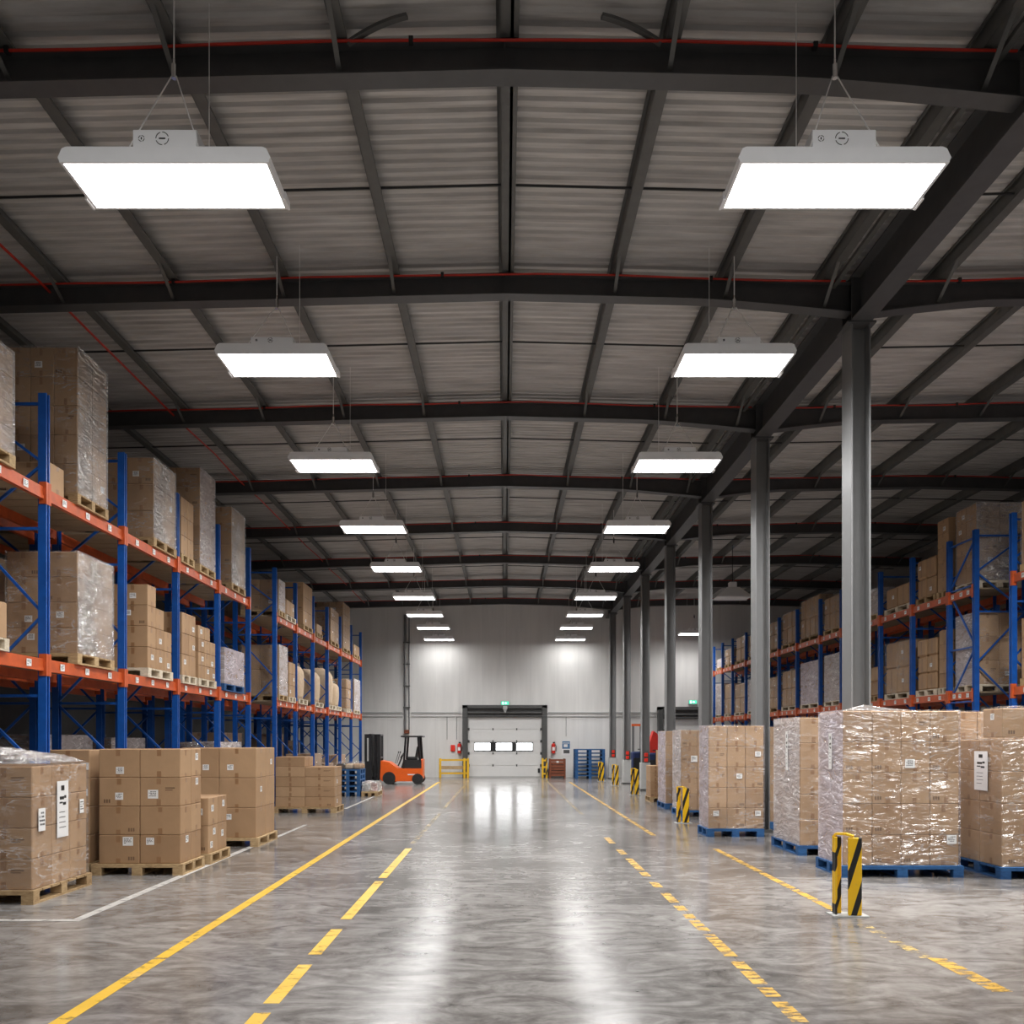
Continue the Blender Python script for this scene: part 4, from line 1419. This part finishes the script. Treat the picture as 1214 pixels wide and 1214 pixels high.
for k in range(6):
    m.box(-.33, .33, -.3, -.27, .1 + .13 * k, .2 + .13 * k)
    m.box(-.33, .33, .27, .3, .1 + .13 * k, .2 + .13 * k)
obj('side_slats', m, 'red_wood', t)
for x in (-.33, .33):
    for y_ in (-.3, .3):
        obj('corner_post', MB().box(x - .035, x + .035, y_ - .035, y_ + .035, 0, .88), 'red_wood', t)
obj('crate_base', MB().box(-.3, .3, -.26, .26, .08, .12), 'red_wood', t)
obj('filling', MB().cham(-.29, .29, -.26, .26, .12, .7, .05), 'dark_junk', t)
obj('tag_plate', MB().box(-.05, .05, -.306, -.3, .7, .78), 'paper', t)
# blue pallet pile by the wall
for k in range(8):
    pallet(3.15, 4.48, 37.5, 38.5, .165 * k, f'blue pallet in the tall pile against the end wall, {ORD[k]} from the floor', B, False, 'blue pallets against the end wall', .165)


# ------------------------------------------------------------------ forklift
def forklift():
    t = thing('forklift', 'orange and black forklift parked beside the far left rack', 'forklift', (-3.2, 33.2, 0))
    # local x runs from mast (-) to counterweight (0); y half width .5
    hw = .48
    m = MB()
    body = [(-1.62, .22), (-1.55, .12), (-.1, .12), (-.02, .2), (-.02, .62), (-.75, .62), (-.95, .62), (-1.28, .86), (-1.6, .92)]
    m.prism(body, 'y', -hw, hw)
    obj('chassis', m, 'fork_orange', t)
    m = MB()
    m.prism([(-.02, .60), (-.02, .9), (-.06, .95), (-.72, .95), (-.82, .64)], 'y', -hw + .02, hw - .02)
    obj('engine_hood', m, 'blackpaint', t)
    m = MB().cham(-.06, .02, -hw + .03, hw - .03, .2, .98, .02)
    obj('counterweight', m, 'fork_orange', t)

    def wheel(x, y, r, w):
        q = MB().bar((x, y - w / 2, r), (x, y + w / 2, r), r, n=22)
        o = obj('wheel', q, 'rubber', t)
        q = MB().bar((x, y - w / 2 - .008, r), (x, y + w / 2 + .008, r), r * .5, n=16)
        h = obj('hub', q, 'blackpaint', o)
    wheel(-1.27, -hw + .02, .245, .2)
    wheel(-1.27, hw - .02, .245, .2)
    wheel(-.17, -hw + .02, .21, .18)
    wheel(-.17, hw - .02, .21, .18)
    for y in (-hw + .04, hw - .04):
        obj('guard_pillar', MB().bar((-.08, y, .9), (-.14, y, 1.84), 0, flat=(.06, .09)), 'blackpaint', t)
        obj('guard_pillar', MB().bar((-.72, y, .62), (-.63, y, 1.84), 0, flat=(.05, .07)), 'blackpaint', t)
    m = MB()
    m.box(-.82, .02, -hw, -hw + .07, 1.83, 1.89).box(-.82, .02, hw - .07, hw, 1.83, 1.89)
    for i in range(7):
        x = -.80 + i * .13
        m.box(x, x + .05, -hw + .07, hw - .07, 1.84, 1.88)
    obj('guard_grille', m, 'blackpaint', t)
    s = MB().cham(-.62, -.22, -.24, .24, .95, 1.07, .03)
    s.prism([(-.30, 1.05), (-.20, 1.05), (-.14, 1.45), (-.22, 1.47)], 'y', -.22, .22)
    obj('seat', s, 'rubber', t)
    obj('steering_column', MB().bar((-.98, 0, .7), (-.80, 0, 1.12), .03), 'blackpaint', t)
    m = MB()
    for i in range(16):
        a0, a1 = 2 * math.pi * i / 16, 2 * math.pi * (i + 1) / 16
        f = lambda a: (-.80 + .07 * math.cos(a) * 1.2, .17 * math.sin(a), 1.14 + .12 * math.cos(a))
        m.bar(f(a0), f(a1), .013)
    obj('steering_wheel', m, 'rubber', t)
    for dx in (-1.05, -1.12):
        obj('control_lever', MB().bar((dx, .2, .8), (dx + .12, .22, 1.22), .012).bar((dx + .12, .22, 1.22), (dx + .13, .22, 1.27), .025), 'rubber', t)
    # mast
    for y in (-.36, .36):
        obj('mast_rail', MB().box(-1.74, -1.62, y - .05, y + .05, .08, 1.93), 'blackpaint', t)
        obj('mast_rail', MB().box(-1.88, -1.77, y * .8 - .045, y * .8 + .045, .08, 1.90), 'blackpaint', t)
        obj('lift_cylinder', MB().bar((-1.68, y * .55, .1), (-1.68, y * .55, 1.85), .04, n=10), 'blackpaint', t)
    for z in (.3, 1.0, 1.88):
        obj('mast_crossbar', MB().box(-1.88, -1.62, -.40, .40, z, z + .07), 'blackpaint', t)
    # carriage and load backrest
    m = MB()
    m.box(-1.97, -1.91, -.5, .5, .3, .42).box(-1.97, -1.91, -.5, .5, .62, .72)
    obj('fork_carriage', m, 'blackpaint', t)
    m = MB()
    for i in range(7):
        y = -.5 + i / 6
        m.box(-2.05, -1.98, y - .035, y + .035, .25, 1.92)
    m.box(-2.05, -1.98, -.53, .53, 1.86, 1.96)
    for y in (-.53, .48):
        m.box(-2.22, -2.13, y, y + .05, .15, 1.95).box(-2.04, -1.95, y, y + .05, .15, 1.95).box(-2.13, -2.04, y, y + .05, 1.8, 1.95).box(-2.13, -2.04, y, y + .05, .15, .9)
    obj('load_backrest_frame', m, 'blackpaint', t)
    for y in (-.3, .3):
        obj('fork_tine', MB().box(-2.35, -1.97, y - .05, y + .05, .05, .1).box(-2.03, -1.97, y - .05, y + .05, .05, .7), 'blackpaint', t)
    obj('side_badge', MB().box(-.55, -.25, -hw - .004, -hw, .36, .40), 'paper', t)


forklift()


def stacker(x, y, label, h, red):
    t = thing('pallet_stacker', label, 'stacker', (x, y, 0))
    obj('machine_body', MB().cham(-.28, .28, -.35, .35, .1, 1.25, .05), 'navy', t)
    obj('battery_cover', MB().cham(-.26, .26, -.37, -.345, .3, 1.0, .01), 'blackpaint', t)
    for s in (-1, 1):
        obj('wheel', MB().bar((s * .2, -.25, .1), (s * .28, -.25, .1), .1, n=14), 'rubber', t)
        obj('wheel', MB().bar((s * .2, .25, .1), (s * .28, .25, .1), .1, n=14), 'rubber', t)
        obj('mast_rail', MB().box(s * .16 - .045, s * .16 + .045, .36, .46, .1, h), 'column', t)
    obj('mast_crossbar', MB().box(-.22, .22, .35, .47, h, h + .09), 'fork_orange', t)
    if red:
        obj('cover_hood', MB().prism([(-.28, 1.26), (.28, 1.26), (.12, 1.95), (-.02, 2.05)], 'y', -.2, .2), 'red', t)
    obj('tiller', MB().bar((0, -.36, .9), (.02, -.55, 1.35), .025).bar((-.12, -.55, 1.35), (.14, -.55, 1.35), .02), 'blackpaint', t)


stacker(5.5, 34.6, 'navy pallet stacker with grey mast standing between two far columns', 2.3, False)
stacker(5.45, 30.9, 'navy stacker with a red hood beyond the fourth column', 1.6, True)

# ------------------------------------------------------------------ camera, world, settings
cd = bpy.data.cameras.new('camera')
cam = bpy.data.objects.new('camera', cd)
COL.objects.link(cam)
cam.location = (0, 0, CAMZ)
cam.rotation_euler = (math.pi / 2, 0, 0)
cd.sensor_width = 36
cd.lens = F / 1214 * 36
cd.shift_x = (607 - VPX) / 1214
cd.shift_y = (VPY - 607) / 1214
cd.clip_start = .05
cd.clip_end = 200
SC.camera = cam

w = bpy.data.worlds.new('world')
SC.world = w
w.use_nodes = True
w.node_tree.nodes['Background'].inputs[0].default_value = (.7, .75, .8, 1)
w.node_tree.nodes['Background'].inputs[1].default_value = .02
SC.view_settings.view_transform = 'Standard'
SC.view_settings.look = 'None'
SC.view_settings.exposure = 0.32
SC.view_settings.gamma = 1
SC.view_settings.use_curve_mapping = False
SC.cycles.use_denoising = True
SC.cycles.max_bounces = 8
SC.cycles.diffuse_bounces = 4
SC.cycles.glossy_bounces = 3
SC.cycles.transparent_max_bounces = 10
SC.cycles.sample_clamp_indirect = 4
SC.cycles.sample_clamp_direct = 30
